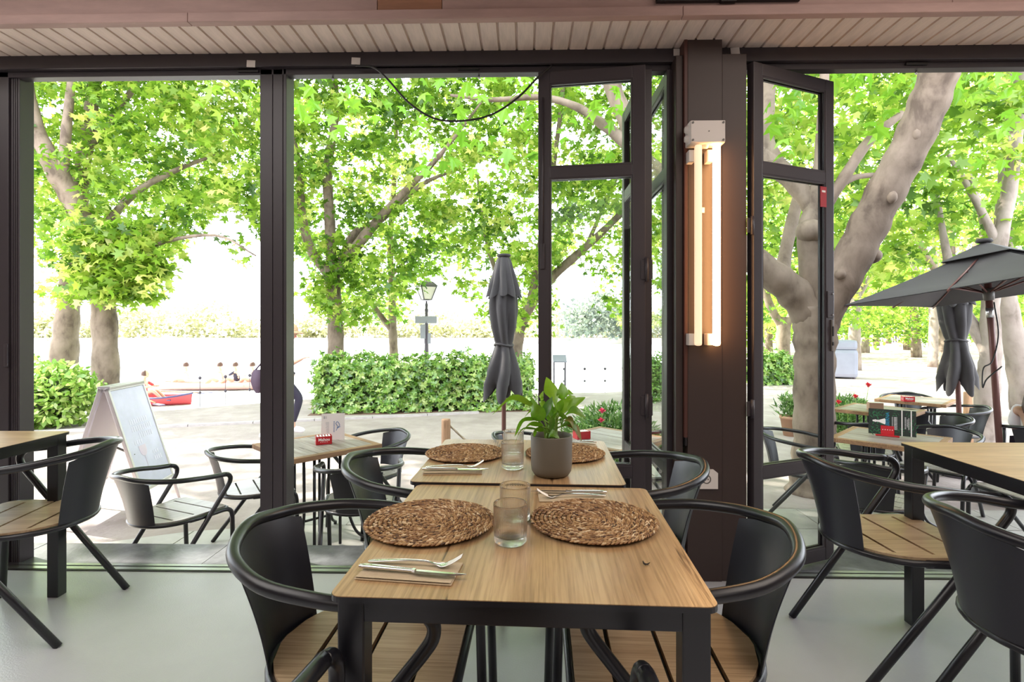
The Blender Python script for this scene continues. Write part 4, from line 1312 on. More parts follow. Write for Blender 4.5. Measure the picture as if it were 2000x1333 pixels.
mb.xf(A).build('leaf_print', M['menu_leaf'], t)['kind'] = 'stuff'
B = A @ Matrix.Translation((0, -.0026, 0)) @ Matrix.Rotation(PI / 2, 4, 'X')
def onmenu(s, size, m_, x, z, bold=0.0):
    text_mesh(s, size, M[m_], 'lettering', t, B @ Matrix.Translation((x * W2, z * H_, 0)) @ Matrix.Rotation(PI / 2, 4, 'Z'), extrude=.0002, bold=bold)
onmenu('TABERNA', .034, 'menu_teal', -.18, .52, .0008)
onmenu('LA', .022, 'menu_teal', -.31, .52)
mb = MB()
for (x, z0, z1, w) in ((.02, .25, .72, .012), (.10, .22, .72, .010), (.15, .22, .72, .022), (.21, .22, .72, .008), (.56, .28, .74, .016), (.64, .36, .66, .012), (.70, .26, .72, .016)):
    k = z0
    while k < z1:
        q = min(z1, k + random.uniform(.02, .06))
        mb.box2((x * W2 - w * .28, -.0028, k * H_), (x * W2 + w * .28, -.0024, q * H_)); k = q + .012
mb.xf(A).build('small_print', M['grey_print'], t)['kind'] = 'stuff'
mb = MB()
for x in (.42, .80):
    mb.box2((x * W2 - .0035, -.0028, 0.0), (x * W2 + .0035, -.0024, H_))
mb.xf(A).build('white_rule', M['white_print'], t)
mb = MB()
for (x, r) in ((-.78, .008), (-.70, .011), (-.62, .009), (-.54, .010)):
    mb.disc((x * W2, .52 * H_, 0), r, 8)
mb.prism([(-.52 * W2, .47 * H_), (-.30 * W2, .40 * H_), (-.27 * W2, .44 * H_), (-.27 * W2, .60 * H_), (-.30 * W2, .64 * H_), (-.52 * W2, .57 * H_)], 0, .0003)
mb.xf(A @ Matrix.Translation((0, -.0026, 0)) @ Matrix.Rotation(PI / 2, 4, 'X')).build('bottle_emblem', M['white_print'], t)
xs_ = -.22 * W2
mb = MB(); mb.box2((xs_ - .075, -.040, 0), (xs_ + .085, .040, .008), bevel=.002); mb.build('stand_base', M['red_box'], t)
mb = MB(); mb.box2((xs_ - .040, -.0055, 0.0), (xs_ + .050, -.0030, .072)); mb.xf(A); sp = mb.build('stand_plate', M['red_box'], t)
mb = MB()
for k in range(5):
    mb.box((xs_ - .026 + k * .016, -.0062, .040), (.006, .0008, .006), (0, PI / 4, 0))
mb.xf(A).build('star_row', M['white_print'], t)

# ------------------------------------------------------------------ A-board
ap = cw(-3.39, 4.72, GZ + .01)
t = thing('sandwich_board', 'white aluminium sandwich board with a pale poster on the sandy terrace', 'sign', ap, YAW + R(8))
Hb, Wb, sp_ = 1.13, .56, .34
for s in (1, -1):
    sl = math.atan2(sp_, Hb)
    A = Matrix.Translation((s * .02, 0, Hb)) @ Matrix.Rotation(-s * sl, 4, 'Y') @ Matrix.Translation((0, 0, -Hb / math.cos(sl)))
    Lh = Hb / math.cos(sl)
    for sy in (-1, 1):
        mb = MB(); mb.tube([(0, sy * (Wb / 2 - .012), 0), (0, sy * (Wb / 2 - .012), Lh)], .012, 8); mb.xf(A).build('leg', M['board_frame'], t)
    mb = MB(); z0 = .26
    mb.box2((-.010, -Wb / 2 + .024, z0 + .028), (.010, Wb / 2 - .024, Lh - .03)); mb.xf(A).build('back_panel', M['poster'] if s > 0 else M['white_plastic'], t)
    for (a, b) in (((-.016, -Wb / 2, z0), (.016, Wb / 2, z0 + .030)), ((-.016, -Wb / 2, Lh - .032), (.016, Wb / 2, Lh - .002)), ((-.016, -Wb / 2, z0), (.016, -Wb / 2 + .028, Lh - .002)), ((-.016, Wb / 2 - .028, z0), (.016, Wb / 2, Lh - .002))):
        mb = MB(); mb.box2(a, b, bevel=.006); mb.xf(A).build('frame_bar', M['board_frame'], t)
    if s > 0:
        mb = MB()
        for (yy, zz, w, h) in ((.0, .83, .26, .045), (.02, .765, .30, .05), (.06, .70, .22, .045), (-.10, .655, .10, .04), (.12, .53, .09, .03), (.13, .47, .12, .04), (-.02, .40, .08, .03)):
            k = yy - w / 2
            while k < yy + w / 2:
                mb.box2((.0105, k, zz), (.0112, k + .022, zz + h)); k += .032
        mb.xf(A).build('faint_print', M['poster_print'], t)['kind'] = 'stuff'
        mb = MB()
        mb.prism([(-.06 + .055 * math.cos(R(a)), .60 + .055 * math.sin(R(a))) for a in range(180, 361, 20)] + [(-.005, .64), (-.115, .64)], 0, .0006)
        mb.prism([(-.063, .44), (-.057, .44), (-.057, .55), (-.063, .55)], 0, .0006)
        mb.prism([(-.095, .43), (-.025, .43), (-.025, .438), (-.095, .438)], 0, .0006)
        C = Matrix(((0, 0, 1, .0112), (1, 0, 0, 0), (0, 1, 0, 0), (0, 0, 0, 1)))
        mb.xf(A @ C).build('glass_print', M['poster_red'], t)
MB().box2((-.05, -Wb / 2 + .01, Hb - .012), (.05, Wb / 2 - .01, Hb + .016), bevel=.008).build('top_hinge', M['board_frame'], t)
mb = MB(); mb.tube([(-.20, -.20, .56), (.0, -.20, .66), (.20, -.20, .56)], .010, 6); mb.build('brace', M['grey_plastic'], t)

# ------------------------------------------------------------------ bollards and rope
def bollard(px, py, Z, h, r, label):
    p = at(px, py, Z)
    t = thing('bollard', label, 'bollard', (p.x, p.y, GZ))
    MB().lathe([(.0, 0), (r * 1.05, 0), (r, h * .3), (r * .97, h - .015), (r * .9, h), (0, h + .002)], 18).build('post', M['bollard'], t)
    return p, t
h1 = .755
pb1, _ = bollard(871, 821, 5.24, h1, .045, 'round wooden bollard with a rope, behind the left far placemat')
pb2, _ = bollard(1345, 790, 5.6, h1, .045, 'round wooden bollard behind the brown pillar, at the far end of the rope')
pb3, _ = bollard(1891, 766, 7.4, .755, .055, 'short wooden bollard behind the pole of the closed right parasol')
a, b = Vector((pb1.x + .04, pb1.y, GZ + .66)), Vector((pb2.x - .04, pb2.y, GZ + .66))
mb = MB(); path = [a + (b - a) * u + Vector((0, 0, -.62 * (1 - (2 * u - 1) ** 2) + .03)) for u in np.linspace(0, 1, 40)]
for ph in (0, 2.1, 4.2):
    mb.tube([p_ + Vector((0, math.cos(i * 1.6 + ph) * .006, math.sin(i * 1.6 + ph) * .006)) for i, p_ in enumerate(path)], .0075, 6)
tag(mb.build('rope', M['rope']), 'twisted fibre rope hanging from the wooden bollard behind the placemats', 'rope')

# ------------------------------------------------------------------ parasols
def closed_parasol(px, Z, topz, label, fl=1.0, cut=0.0):
    p = at(px, 800, Z)
    t = thing('closed_parasol', label, 'parasol', (p.x, p.y, GZ), YAW)
    H_ = topz - GZ
    Hc = H_ - cut
    MB().tube([(0, 0, .03), (0, 0, Hc - .02)], .024, 14).build('pole', M['pole'], t)
    MB().lathe([(0, 0), (.26, 0), (.26, .05), (.05, .07), (.04, .20), (.026, .21)], 24).build('base', M['iron'], t)
    def skin(prof, nf, seed, name, tips=0.0):
        rnd = random.Random(seed)
        n = 96
        amps = [rnd.uniform(.6, 1.3) for _ in range(nf)]
        rows = []
        for i, (z, r, a) in enumerate(prof):
            row = []
            for k in range(n):
                th = 2 * PI * k / n
                f = th / (2 * PI) * nf + .22 * math.sin(z * 6 + seed)
                am = amps[int(f) % nf]
                q = r * (1 + a * am * (abs(math.sin(PI * f)) ** 1.3 * 1.6 - .8))
                zz = z
                if tips and i == len(prof) - 1:
                    zz = z - tips * (abs(math.sin(PI * f)) ** 1.5 - .3) * am
                row.append((q * math.cos(th), q * math.sin(th), zz))
            rows.append(row)
        mb = MB(); mb.grid(rows, True, True)
        return mb.build(name, M['canvas'], t)
    skin(([(H_ - .33, .115, .15)] if not cut else []) + [(H_ - .45, .140 - cut * .15, .18), (H_ - .60, .140, .22), (H_ - .78, .125, .22), (H_ - .92, .100, .16), (H_ - .965, .088, .10), (H_ - 1.0, .098, .14), (H_ - 1.10, .125 * fl, .20), (H_ - 1.25, .165 * fl, .26), (H_ - 1.38, .185 * fl, .32), (H_ - 1.45, .180 * fl, .36)], 6, 3, 'canopy', .17)
    skin([(Hc - .015, .045, .0), (Hc - .06, .075, .06), (Hc - .20, .110, .12), (Hc - .34, .140, .18), (Hc - .44, .160, .26)], 9, 5, 'vent_flap', .04)
    MB().lathe([(0, Hc + .006), (.070, Hc), (.076, Hc - .012), (.070, Hc - .028), (.03, Hc - .03)], 24).build('cap', M['canvas'], t)
    MB().tube([(.094 * math.cos(a), .094 * math.sin(a), H_ - .965 + .012 * math.sin(a * 2)) for a in np.linspace(0, 2 * PI, 25)[:-1]], .010, 6, closed=True, flat=2.0).build('strap', M['canvas'], t)
    return t
closed_parasol(984, 5.8, at(984, 497, 5.8).z, 'tall closed charcoal parasol strapped at the waist, in front of the hedge')
cp2 = closed_parasol(1878, 6.05, 2.06, 'closed charcoal parasol under the open one, with its brown pole showing', .86, .12)
cp2.rotation_euler = (R(1.5), R(-3.6), YAW)

# open square parasol, canopy tipped slightly
Lc, Fc, Nc = Vector((*cw(.611 * 5.2, 5.2).xy, EYE_Z + 41 / FPX * 5.2)), Vector((*cw(.774 * 6.0, 6.0).xy, EYE_Z + 38 / FPX * 6.0)), Vector((*cw(3.98, 3.74).xy, EYE_Z + 119 / FPX * 3.74))
Rc = Nc + Fc - Lc
cen = (Lc + Fc + Nc + Rc) / 4
nrm = (Fc - Lc).cross(Nc - Lc).normalized()
if nrm.z < 0: nrm = -nrm
apex = cen + nrm * .42
t = thing('open_parasol', 'open square charcoal parasol on a brown pole over the right terrace', 'parasol', (cen.x, cen.y, GZ))
O = Vector((cen.x, cen.y, GZ))
corners = [Lc, Fc, Rc, Nc]
mb = MB()
for th in (0, -.006):
    for i in range(4):
        a, b = corners[i], corners[(i + 1) % 4]
        rows = []
        for u in np.linspace(.16, 1, 9):
            row = []
            for v in np.linspace(0, 1, 9):
                q = a.lerp(b, v)
                pnt = apex.lerp(q, u) - nrm * (.055 * u * (1 - u) * 4 * (.35 + .65 * (1 - abs(2 * v - 1)) )) 
                if u > .99: pnt += (cen - q).normalized() * .035 * (1 - (2 * v - 1) ** 2)
                row.append(pnt - O + nrm * th)
            rows.append(row)
        mb.grid(rows if th < 0 else [list(reversed(r)) for r in rows], True)
mb.build('canopy', M['canvas'], t)
mb = MB()
vent = [apex.lerp(c, .30) + nrm * .015 for c in corners]
for i in range(4):
    a, b = vent[i], vent[(i + 1) % 4]
    top = apex + nrm * .035
    rows = [[top.lerp(a.lerp(b, v), u) - O for v in np.linspace(0, 1, 5)] for u in np.linspace(.08, 1, 5)]
    mb.grid(rows, True)
    mb.grid([[p_ - nrm * .004 for p_ in reversed(r)] for r in rows], True)
mb.build('vent_flap', M['canvas'], t)
mb = MB(); mb.lathe([(0, .03), (.055, .025), (.065, .0), (.05, -.01)], 20); mb.build('cap', M['canvas'], t, apex - O + nrm * .035)
foot = at(1960, 905, 5.15); foot.z = GZ
topp = apex - nrm * .02
MB().tube([foot - O + Vector((0, 0, .02)), topp - O], .027, 14).build('pole', M['pole'], t)
MB().lathe([(0, 0), (.28, 0), (.28, .05), (.06, .08), (.045, .2), (.03, .21)], 24).build('base', M['iron'], t, foot - O)
ax = (topp - foot).normalized()
hub = topp - ax * .42
MB().tube([hub - ax * .06 - O, hub + ax * .05 - O], [.04, .046], 14).build('runner', M['grey_plastic'], t)
MB().tube([topp - ax * .55 - O, topp - ax * .64 - O], .0295, 14).build('collar', M['alu'], t)
for i in range(4):
    for q in (corners[i], (corners[i] + corners[(i + 1) % 4]) / 2):
        e = apex.lerp(q, .985) - nrm * .022
        MB().tube([apex - nrm * .05 - O, e - O], .0085, 6).build('rib', M['pole'], t)
        MB().tube([hub - O, apex.lerp(q, .52) - nrm * .040 - O], .0075, 6).build('strut', M['pole'], t)
mb = MB()
c0 = topp - ax * .50; 
mb.tube([p_ - O for p_ in spline([c0 + Vector((.035, -.01, 0)), topp - ax * .8 + Vector((.045, -.02, 0)), topp - ax * 1.05 + Vector((-.035, -.03, 0)), topp - ax * 1.12 + Vector((-.12, -.03, 0)), topp - ax * 1.30 + Vector((-.14, -.03, 0)), topp - ax * 1.22 + Vector((-.10, -.035, 0)), topp - ax * 1.10 + Vector((.04, -.04, 0))], 8)], .006, 6)
mb.build('crank_cord', M['cable'], t)

# ------------------------------------------------------------------ lamp post, lectern, railing
p = at(833, 700, 16)
t = thing('street_lamp', 'old iron lamp post with a four-sided lantern and signs behind the hedge', 'lamp', (p.x, p.y, GZ), YAW + R(28))
def zz(py): return EYE_Z - (py - HOR) / FPX * 16 - GZ
MB().lathe([(0, 0), (.16, 0), (.15, .25), (.075, .32), (.060, zz(672)), (.070, zz(668)), (.055, zz(640)), (.045, zz(612)), (.055, zz(605)), (.035, zz(602)), (.05, zz(596)), (.028, zz(592)), (.03, zz(588))], 16).build('post', M['iron'], t)
lz0, lz1 = zz(586), zz(560)
b0, b1 = .115, .235
cs = [Vector((sx, sy, 0)) for sx, sy in ((-1, -1), (1, -1), (1, 1), (-1, 1))]
for i in range(4):
    a0, a1 = cs[i] * b0 + Vector((0, 0, lz0)), cs[(i + 1) % 4] * b0 + Vector((0, 0, lz0))
    c0, c1 = cs[i] * b1 + Vector((0, 0, lz1)), cs[(i + 1) % 4] * b1 + Vector((0, 0, lz1))
    mid_ = (a0 + a1 + c0 + c1) / 4; inn = Vector((mid_.x, mid_.y, 0)) * .06
    mb = MB(); mb.add([a0, a1, c1, c0, a0 - inn, a1 - inn, c1 - inn, c0 - inn], [(0, 1, 2, 3), (7, 6, 5, 4), (0, 4, 5, 1), (3, 2, 6, 7)]); mb.build('lantern_pane', M['lantern_glass'], t)
    MB().tube([a0, c0], .018, 6).build('lantern_bar', M['iron'], t)
    MB().tube([c0, c1], .020, 6).build('lantern_bar', M['iron'], t)
    MB().tube([a0, a1], .016, 6).build('lantern_bar', M['iron'], t)
mb = MB()
rows = [[c * r_ + Vector((0, 0, z_)) for c in cs] for (r_, z_) in ((.27, lz1), (.25, lz1 + .03), (.16, lz1 + .13), (.08, lz1 + .17))]
mb.grid(rows, False, True); mb.add(rows[-1], [(0, 1, 2, 3)]); mb.build('lantern_roof', M['iron'], t)
MB().lathe([(.03, lz1 + .165), (.05, lz1 + .20), (.03, lz1 + .24), (.0, lz1 + .27)], 12).build('finial', M['iron'], t)
Q = Matrix.Rotation(R(-28), 4, 'Z')
mb = MB(); mb.box2((-.33, -.05, zz(632)), (.31, -.03, zz(618)), bevel=.02); mb.xf(Q).build('direction_sign', M['sign_back'], t)
mb = MB(); mb.box2((-.17, -.09, zz(662)), (-.02, -.07, zz(634)), bevel=.015); mb.xf(Q).build('notice_plate', M['sign_back'], t)
mb = MB(); mb.box2((.04, -.06, zz(672)), (.14, -.045, zz(651)), bevel=.015); mb.xf(Q).build('notice_plate', M['sign_back'], t)
p = at(1093, 745, 12.6)
t = thing('information_lectern', 'small dark information lectern on two legs at the lakeside', 'sign', (p.x, p.y, GZ), YAW)
mb = MB(); mb.box((0, 0, .90), (.32, .26, .035), (R(35), 0, 0), .01); mb.build('panel', M['sign_back'], t)
for s in (-1, 1):
    MB().box2((s * .13 - .015, -.015, 0), (s * .13 + .015, .015, .90)).build('leg', M['iron'], t)
rl = thing('lake_railing', 'low dotted railing with two chains along the far edge of the promenade', 'railing', (0, 0, 0))
pts_ = [Vector((x, y, GZ)) for (x, y) in ((-6.6, 10.9), (-5.5, 11.75), (-4.1, 12.85), (2.0, 13.5), (5.3, 14.7))]
fine = []
for a, b in zip(pts_[:-1], pts_[1:]):
    k = int((b - a).length / .55) + 1
    fine += [a.lerp(b, q / k) for q in range(k)]
mb = MB()
for q in fine: mb.cyl(q, .006, .60, 6); mb.sphere(q + Vector((0, 0, .60)), .036, 6, 4); mb.sphere(q + Vector((0, 0, .30)), .030, 6, 4)
o = mb.build('railing_posts', M['iron'], rl); o['kind'] = 'stuff'
for h_ in (.60, .30):
    MB().tube([q + Vector((0, 0, h_)) for q in fine], .003, 5).build('chain', M['iron'], rl)
# ================================================================== TREES
TREES = []
def limb(t, pts, rad, name, m_='bark', n=12):
    """pts: (photo x, photo y, depth) survey points of a limb's axis, rad in metres"""
    P = spline([at(*p) for p in pts], 5)
    rr = lerp_list(rad, len(P))
    rr = [r * (1 + .05 * math.sin(i * 1.7) + .03 * random.uniform(-1, 1)) for i, r in enumerate(rr)]
    O = t.location
    mb = MB(); mb.tube([p - O for p in P], rr, n)
    return mb.build(name, M[m_], t)
def tree(label, base, trunk, trad, branches, m_='bark', name='plane_tree', group='plane trees along the promenade'):
    p = at(*base); p.z = GZ
    t = thing(name, label, 'tree', p, 0, group)
    limb(t, trunk, trad, 'trunk', m_, 16)
    for (pts, rad) in branches:
        limb(t, pts, rad, 'branch', m_)
    t['_px'] = base[0]
    TREES.append((t, [], []))
    return t
T1 = tree('thick dappled plane tree trunk behind the sunlit bush, leftmost of the lakeside trees', (122, 800, 11.6),
     [(120, 812, 11.6), (123, 730, 11.6), (128, 660, 11.6), (135, 590, 11.6), (140, 520, 11.6), (150, 430, 11.6), (165, 300, 11.6), (190, 120, 11.6), (210, -120, 11.6), (220, -400, 11.5)],
     [.33, .285, .235, .205, .20, .17, .14, .12, .09, .05], [([(150, 430, 11.6), (90, 330, 11.3), (20, 200, 11)], [.10, .08, .04]), ([(165, 300, 11.6), (240, 200, 11.8), (330, 90, 12)], [.09, .07, .03])])
T2 = tree('plane tree with a pale trunk leaning to the left behind the sandwich board', (206, 800, 10.7),
     [(208, 812, 10.7), (206, 700, 10.7), (203, 610, 10.7), (197, 530, 10.6), (180, 462, 10.5), (150, 405, 10.4), (118, 350, 10.3), (95, 305, 10.3), (72, 250, 10.3), (50, 140, 10.3), (40, -60, 10.3), (30, -300, 10.3)],
     [.26, .225, .215, .19, .175, .17, .19, .16, .12, .10, .07, .04], [([(122, 350, 10.3), (130, 250, 10.3), (138, 170, 10.4), (150, 20, 10.5)], [.10, .085, .07, .03]), ([(185, 470, 10.5), (260, 380, 10.8), (350, 330, 11), (430, 300, 11.2)], [.09, .07, .05, .02]), ([(200, 540, 10.6), (300, 480, 10.2), (420, 460, 10), (500, 500, 9.8)], [.05, .04, .025, .012])])
T3 = tree('forked plane tree rising behind the left end of the long hedge', (655, 800, 12.2),
     [(655, 800, 12.2), (656, 700, 12.2), (655, 630, 12.2), (650, 560, 12.2), (647, 520, 12.2)], [.24, .185, .17, .165, .16],
     [([(648, 545, 12.2), (608, 490, 12.2), (590, 420, 12.2), (585, 330, 12.3), (560, 200, 12.4), (540, 0, 12.4)], [.11, .10, .095, .07, .05, .02]),
      ([(648, 530, 12.2), (644, 430, 12.2), (640, 330, 12.2), (655, 220, 12.2), (650, 60, 12.2), (660, -200, 12.2)], [.12, .115, .10, .085, .06, .03]),
      ([(652, 540, 12.2), (690, 490, 12.1), (730, 440, 12), (790, 375, 11.8), (858, 305, 11.6), (940, 200, 11.4)], [.12, .125, .11, .075, .05, .02]),
      ([(660, 530, 12.3), (690, 460, 12.4), (740, 432, 12.5), (825, 360, 12.6), (900, 330, 12.8)], [.10, .10, .09, .05, .02])])
T4 = tree('slender plane tree behind the middle of the hedge, left of the lamp post', (770, 740, 15.5),
     [(770, 745, 15.5), (769, 690, 15.5), (767, 640, 15.5), (765, 560, 15.5), (762, 470, 15.5), (770, 350, 15.5), (775, 150, 15.5), (770, -50, 15.5)], [.17, .13, .12, .10, .085, .07, .05, .02],
     [([(767, 648, 15.5), (725, 592, 15.4), (690, 530, 15.2), (660, 440, 15)], [.085, .075, .06, .03]), ([(764, 540, 15.5), (810, 490, 15.5), (860, 430, 15.5)], [.05, .04, .02])])
T5 = tree('plane tree leaning right behind the tall closed parasol', (1006, 780, 12.6),
     [(1006, 800, 12.6), (1008, 700, 12.6), (1014, 645, 12.6), (1034, 600, 12.6), (1075, 545, 12.5), (1145, 482, 12.4), (1215, 415, 12.3), (1290, 330, 12.2), (1350, 230, 12)], [.20, .15, .14, .125, .11, .09, .075, .06, .03],
     [([(1034, 600, 12.6), (1050, 520, 12.6), (1062, 440, 12.6), (1080, 330, 12.6), (1100, 150, 12.6), (1090, -60, 12.6)], [.10, .085, .075, .06, .05, .02]), ([(1145, 482, 12.4), (1190, 380, 12.6), (1230, 300, 12.8)], [.05, .04, .02]),
      ([(1014, 645, 12.6), (980, 560, 12.8), (950, 470, 13), (930, 330, 13.2)], [.07, .06, .05, .02])])
T6 = tree('big pale plane tree behind the right door leaf, its heavy limb crossing the right opening', (1588, 962, 5.4),
     [(1586, 968, 5.4), (1588, 930, 5.4), (1590, 860, 5.4), (1590, 780, 5.4), (1591, 700, 5.4), (1592, 650, 5.4), (1592, 600, 5.4)], [.25, .205, .19, .185, .185, .195, .205],
     [([(1600, 640, 5.4), (1622, 585, 5.35), (1655, 525, 5.3), (1692, 450, 5.25), (1735, 365, 5.15), (1778, 285, 5.05), (1812, 205, 4.95), (1838, 130, 4.85), (1862, 30, 4.8), (1880, -150, 4.8)], [.16, .175, .178, .175, .17, .165, .17, .15, .14, .10]),
      ([(1585, 625, 5.4), (1548, 570, 5.4), (1500, 530, 5.4), (1440, 478, 5.5), (1340, 385, 5.6), (1240, 295, 5.7), (1180, 245, 5.8), (1120, 206, 5.9), (1050, 190, 6.0), (960, 195, 6.1), (880, 186, 6.2)], [.15, .16, .14, .12, .09, .068, .055, .04, .034, .026, .014]),
      ([(1590, 620, 5.45), (1584, 520, 5.45), (1580, 455, 5.45), (1588, 400, 5.5), (1600, 330, 5.5), (1608, 200, 5.5), (1615, 20, 5.5)], [.13, .115, .11, .075, .06, .05, .03]),
      ([(1588, 415, 5.5), (1556, 362, 5.6), (1515, 322, 5.7), (1493, 270, 5.8), (1497, 200, 5.9), (1506, 110, 6), (1500, -60, 6)], [.07, .10, .10, .095, .085, .07, .03]),
      ([(1615, 405, 5.5), (1650, 345, 5.5), (1700, 272, 5.5), (1762, 222, 5.5)], [.045, .055, .05, .035]), ([(1618, 385, 5.5), (1660, 350, 5.6), (1720, 340, 5.7)], [.04, .035, .02]),
      ([(1540, 590, 5.6), (1530, 520, 6.0), (1555, 400, 6.2), (1570, 340, 6.3)], [.06, .075, .065, .03]),
      ([(1340, 385, 5.6), (1255, 330, 6.0), (1222, 235, 6.2), (1196, 165, 6.2), (1180, 40, 6.2)], [.07, .09, .095, .10, .07])])
mb = MB(); mb.sphere((0, 0, 0), (.135, .13, .12), 14, 10); mb.build('knot', M['bark'], T6, at(1582, 452, 5.40) - T6.location)
for (kx, ky, kz, kr) in ((1822, 190, 4.90, (.145, .13, .10)), (1790, 262, 4.92, (.05, .05, .07)), (1742, 385, 5.02, (.045, .045, .06)), (1700, 500, 5.28, (.10, .10, .08))):
    mb = MB(); mb.sphere((0, 0, 0), kr, 12, 9); mb.build('knot', M['bark'], T6, at(kx, ky, kz) - T6.location)
mb = MB(); mb.sphere((0, 0, 0), (.05, .05, .05), 10, 8); mb.build('knot', M['bark'], T6, at(1641, 536, 5.16) - T6.location)
T7 = tree('pale smooth plane trunk standing on the terrace between the two right parasols', (1920, 862, 7.75),
     [(1918, 870, 7.75), (1921, 840, 7.75), (1926, 780, 7.75), (1932, 720, 7.75), (1936, 680, 7.75), (1934, 600, 7.8), (1950, 480, 7.9), (1975, 350, 8), (1990, 180, 8), (1995, -50, 8)], [.27, .205, .155, .13, .125, .11, .10, .09, .07, .04],
     [([(1934, 700, 7.75), (1908, 648, 7.9), (1880, 600, 8.1), (1850, 500, 8.4), (1830, 380, 8.6)], [.09, .085, .08, .06, .03]), ([(1950, 480, 7.9), (1900, 380, 8), (1850, 300, 8)], [.06, .05, .02])], 'bark_pale')
T8 = tree('bright plane trunk leaning left at the right picture edge, behind the seated person', (1998, 760, 9.5),
     [(2004, 800, 9.5), (1992, 720, 9.5), (1975, 640, 9.5), (1962, 560, 9.5), (1960, 420, 9.5), (1970, 250, 9.5), (1980, 0, 9.5)], [.22, .185, .165, .15, .12, .09, .04], [([(1962, 560, 9.5), (1920, 430, 9.6), (1890, 330, 9.7)], [.08, .06, .03])], 'bark_pale')
T9 = tree('forked sunlit plane tree seen through the right door leaf behind the low hedge', (1530, 730, 18),
     [(1530, 735, 18), (1529, 690, 18), (1530, 645, 18), (1532, 620, 18)], [.26, .22, .22, .2], [([(1530, 640, 18), (1505, 600, 18), (1490, 540, 18), (1480, 420, 18)], [.14, .13, .11, .05]), ([(1533, 640, 18), (1556, 596, 18), (1580, 540, 18), (1620, 430, 18)], [.13, .12, .09, .04])])
far_specs = [(1668, 20.5, 'bark_pale', 'second'), (1826, 22, 'bark_pale', 'x'), (1790, 29, 'bark', 'x'), (1690, 34, 'bark_pale', 'x'), (1772, 38, 'bark', 'x'), (1712, 46, 'bark', 'x'), (1735, 52, 'bark', 'x'), (1500, 30, 'bark', 'x'), (1850, 16, 'bark', 'x'), (1655, 60, 'bark', 'x'), (1560, 42, 'bark', 'x')]
far_labels = ['avenue tree trunk just right of the covered cart', 'avenue trunk partly behind the folds of the closed right parasol', 'thin avenue trunk left of the closed right parasol, beyond the carton', 'avenue tree behind the covered cart, further along the path', 'avenue tree far along the path, just left of the closed right parasol', 'far avenue tree in the middle of the receding path', 'furthest avenue tree before the white awnings', 'avenue tree seen through the upper glass of the right door leaf', 'avenue tree standing between the closed right parasol and the pale trunk', 'remote avenue tree over the roof of the covered cart', 'avenue tree behind the big trunk in the right door leaf']
for i, (px, Z, bm_, _) in enumerate(far_specs):
    g0 = HOR + FPX * (EYE_Z - GZ) / Z
    hh = 2.6 / Z * FPX
    j = random.uniform(-8, 8)
    tree(far_labels[i], (px, g0, Z),
         [(px, g0, Z), (px + j * .3, g0 - hh * .6, Z), (px + j, g0 - hh * 1.1, Z), (px + j * 1.5, g0 - hh * 2.2, Z)], [.25, .20, .18, .08],
         [([(px + j * .8, g0 - hh, Z), (px + j - 1.0 / Z * FPX, g0 - hh * 1.7, Z), (px + j - 1.6 / Z * FPX, g0 - hh * 2.4, Z)], [.10, .08, .03]), ([(px + j * .8, g0 - hh, Z), (px + j + 1.0 / Z * FPX, g0 - hh * 1.7, Z), (px + j + 1.6 / Z * FPX, g0 - hh * 2.4, Z)], [.10, .08, .03])],
         bm_, group='distant avenue trees')

# crowns: leaf clusters spread through each crown, every tree with its own foliage
def interp(x, tab):
    if x <= tab[0][0]: return tab[0][1]
    for (a, va), (b, vb) in zip(tab[:-1], tab[1:]):
        if x <= b: return va + (vb - va) * (x - a) / (b - a)
    return tab[-1][1]
low_left = [(-400, 560), (40, 470), (75, 520), (95, 580), (165, 600), (185, 560), (215, 540), (235, 570), (300, 560), (312, 520), (350, 470), (400, 430), (470, 410), (500, 420), (530, 500), (600, 500), (625, 590), (700, 625), (745, 635), (800, 610), (845, 590), (862, 520), (885, 520), (905, 590), (945, 640), (1060, 640), (1085, 510), (1120, 490), (1165, 520), (1185, 610), (1260, 640), (1400, 520)]
holes = [(455, 510, 70, 60), (385, 300, 20, 18), (60, 545, 45, 40), (878, 540, 24, 50), (1125, 590, 45, 80), (833, 585, 46, 55)]
def scatter(n, x0, x1, ytop, low, Z0, Z1, trees, rad, per, size, hole=True, dens=None):
    k = 0; tries = 0
    while k < n and tries < n * 40:
        tries += 1
        px = random.uniform(x0, x1); lo = interp(px, low) if low else 640
        py = random.uniform(ytop, lo)
        if hole and any(((px - hx) / hw) ** 2 + ((py - hy) / hh) ** 2 < 1 for hx, hy, hw, hh in holes): continue
        Z = random.uniform(Z0, Z1)
        p = at(px, py, Z)
        best = min(trees, key=lambda q: (TREES[q][0].location.x - p.x) ** 2 + .5 * (TREES[q][0].location.y - p.y) ** 2)
        TREES[best][1].append((p, rad * random.uniform(.65, 1.25), per, size))
        k += 1
random.seed(21)
L5 = [0, 1, 2, 3, 4]
scatter(860, -60, 540, -330, low_left, 10.0, 14.0, [0, 1], .46, 40, .175)
scatter(1000, 540, 1330, -330, low_left, 11.0, 15.2, [2, 3, 4], .48, 40, .18)
scatter(240, 540, 1330, -100, low_left, 15.5, 19.0, [2, 3, 4], .60, 40, .20)
scatter(130, -60, 540, -100, low_left, 14.5, 18.0, [0, 1], .60, 40, .20)
scatter(75, 150, 312, 440, [(150, 575), (305, 590)], 9.9, 10.4, [1], .42, 34, .20, False)
scatter(14, 330, 500, 380, [(330, 420), (430, 470), (500, 540)], 10, 11, [1], .30, 12, .18, False)
scatter(26, 600, 720, 480, [(600, 610), (720, 640)], 11.4, 12.2, [2], .38, 24, .18, False)
# the rest of the crowns above the picture: they shade the terrace
scatter(520, -700, 1400, -1300, [(-700, -300), (1400, -300)], 7.0, 13.5, L5, .75, 34, .27, False)
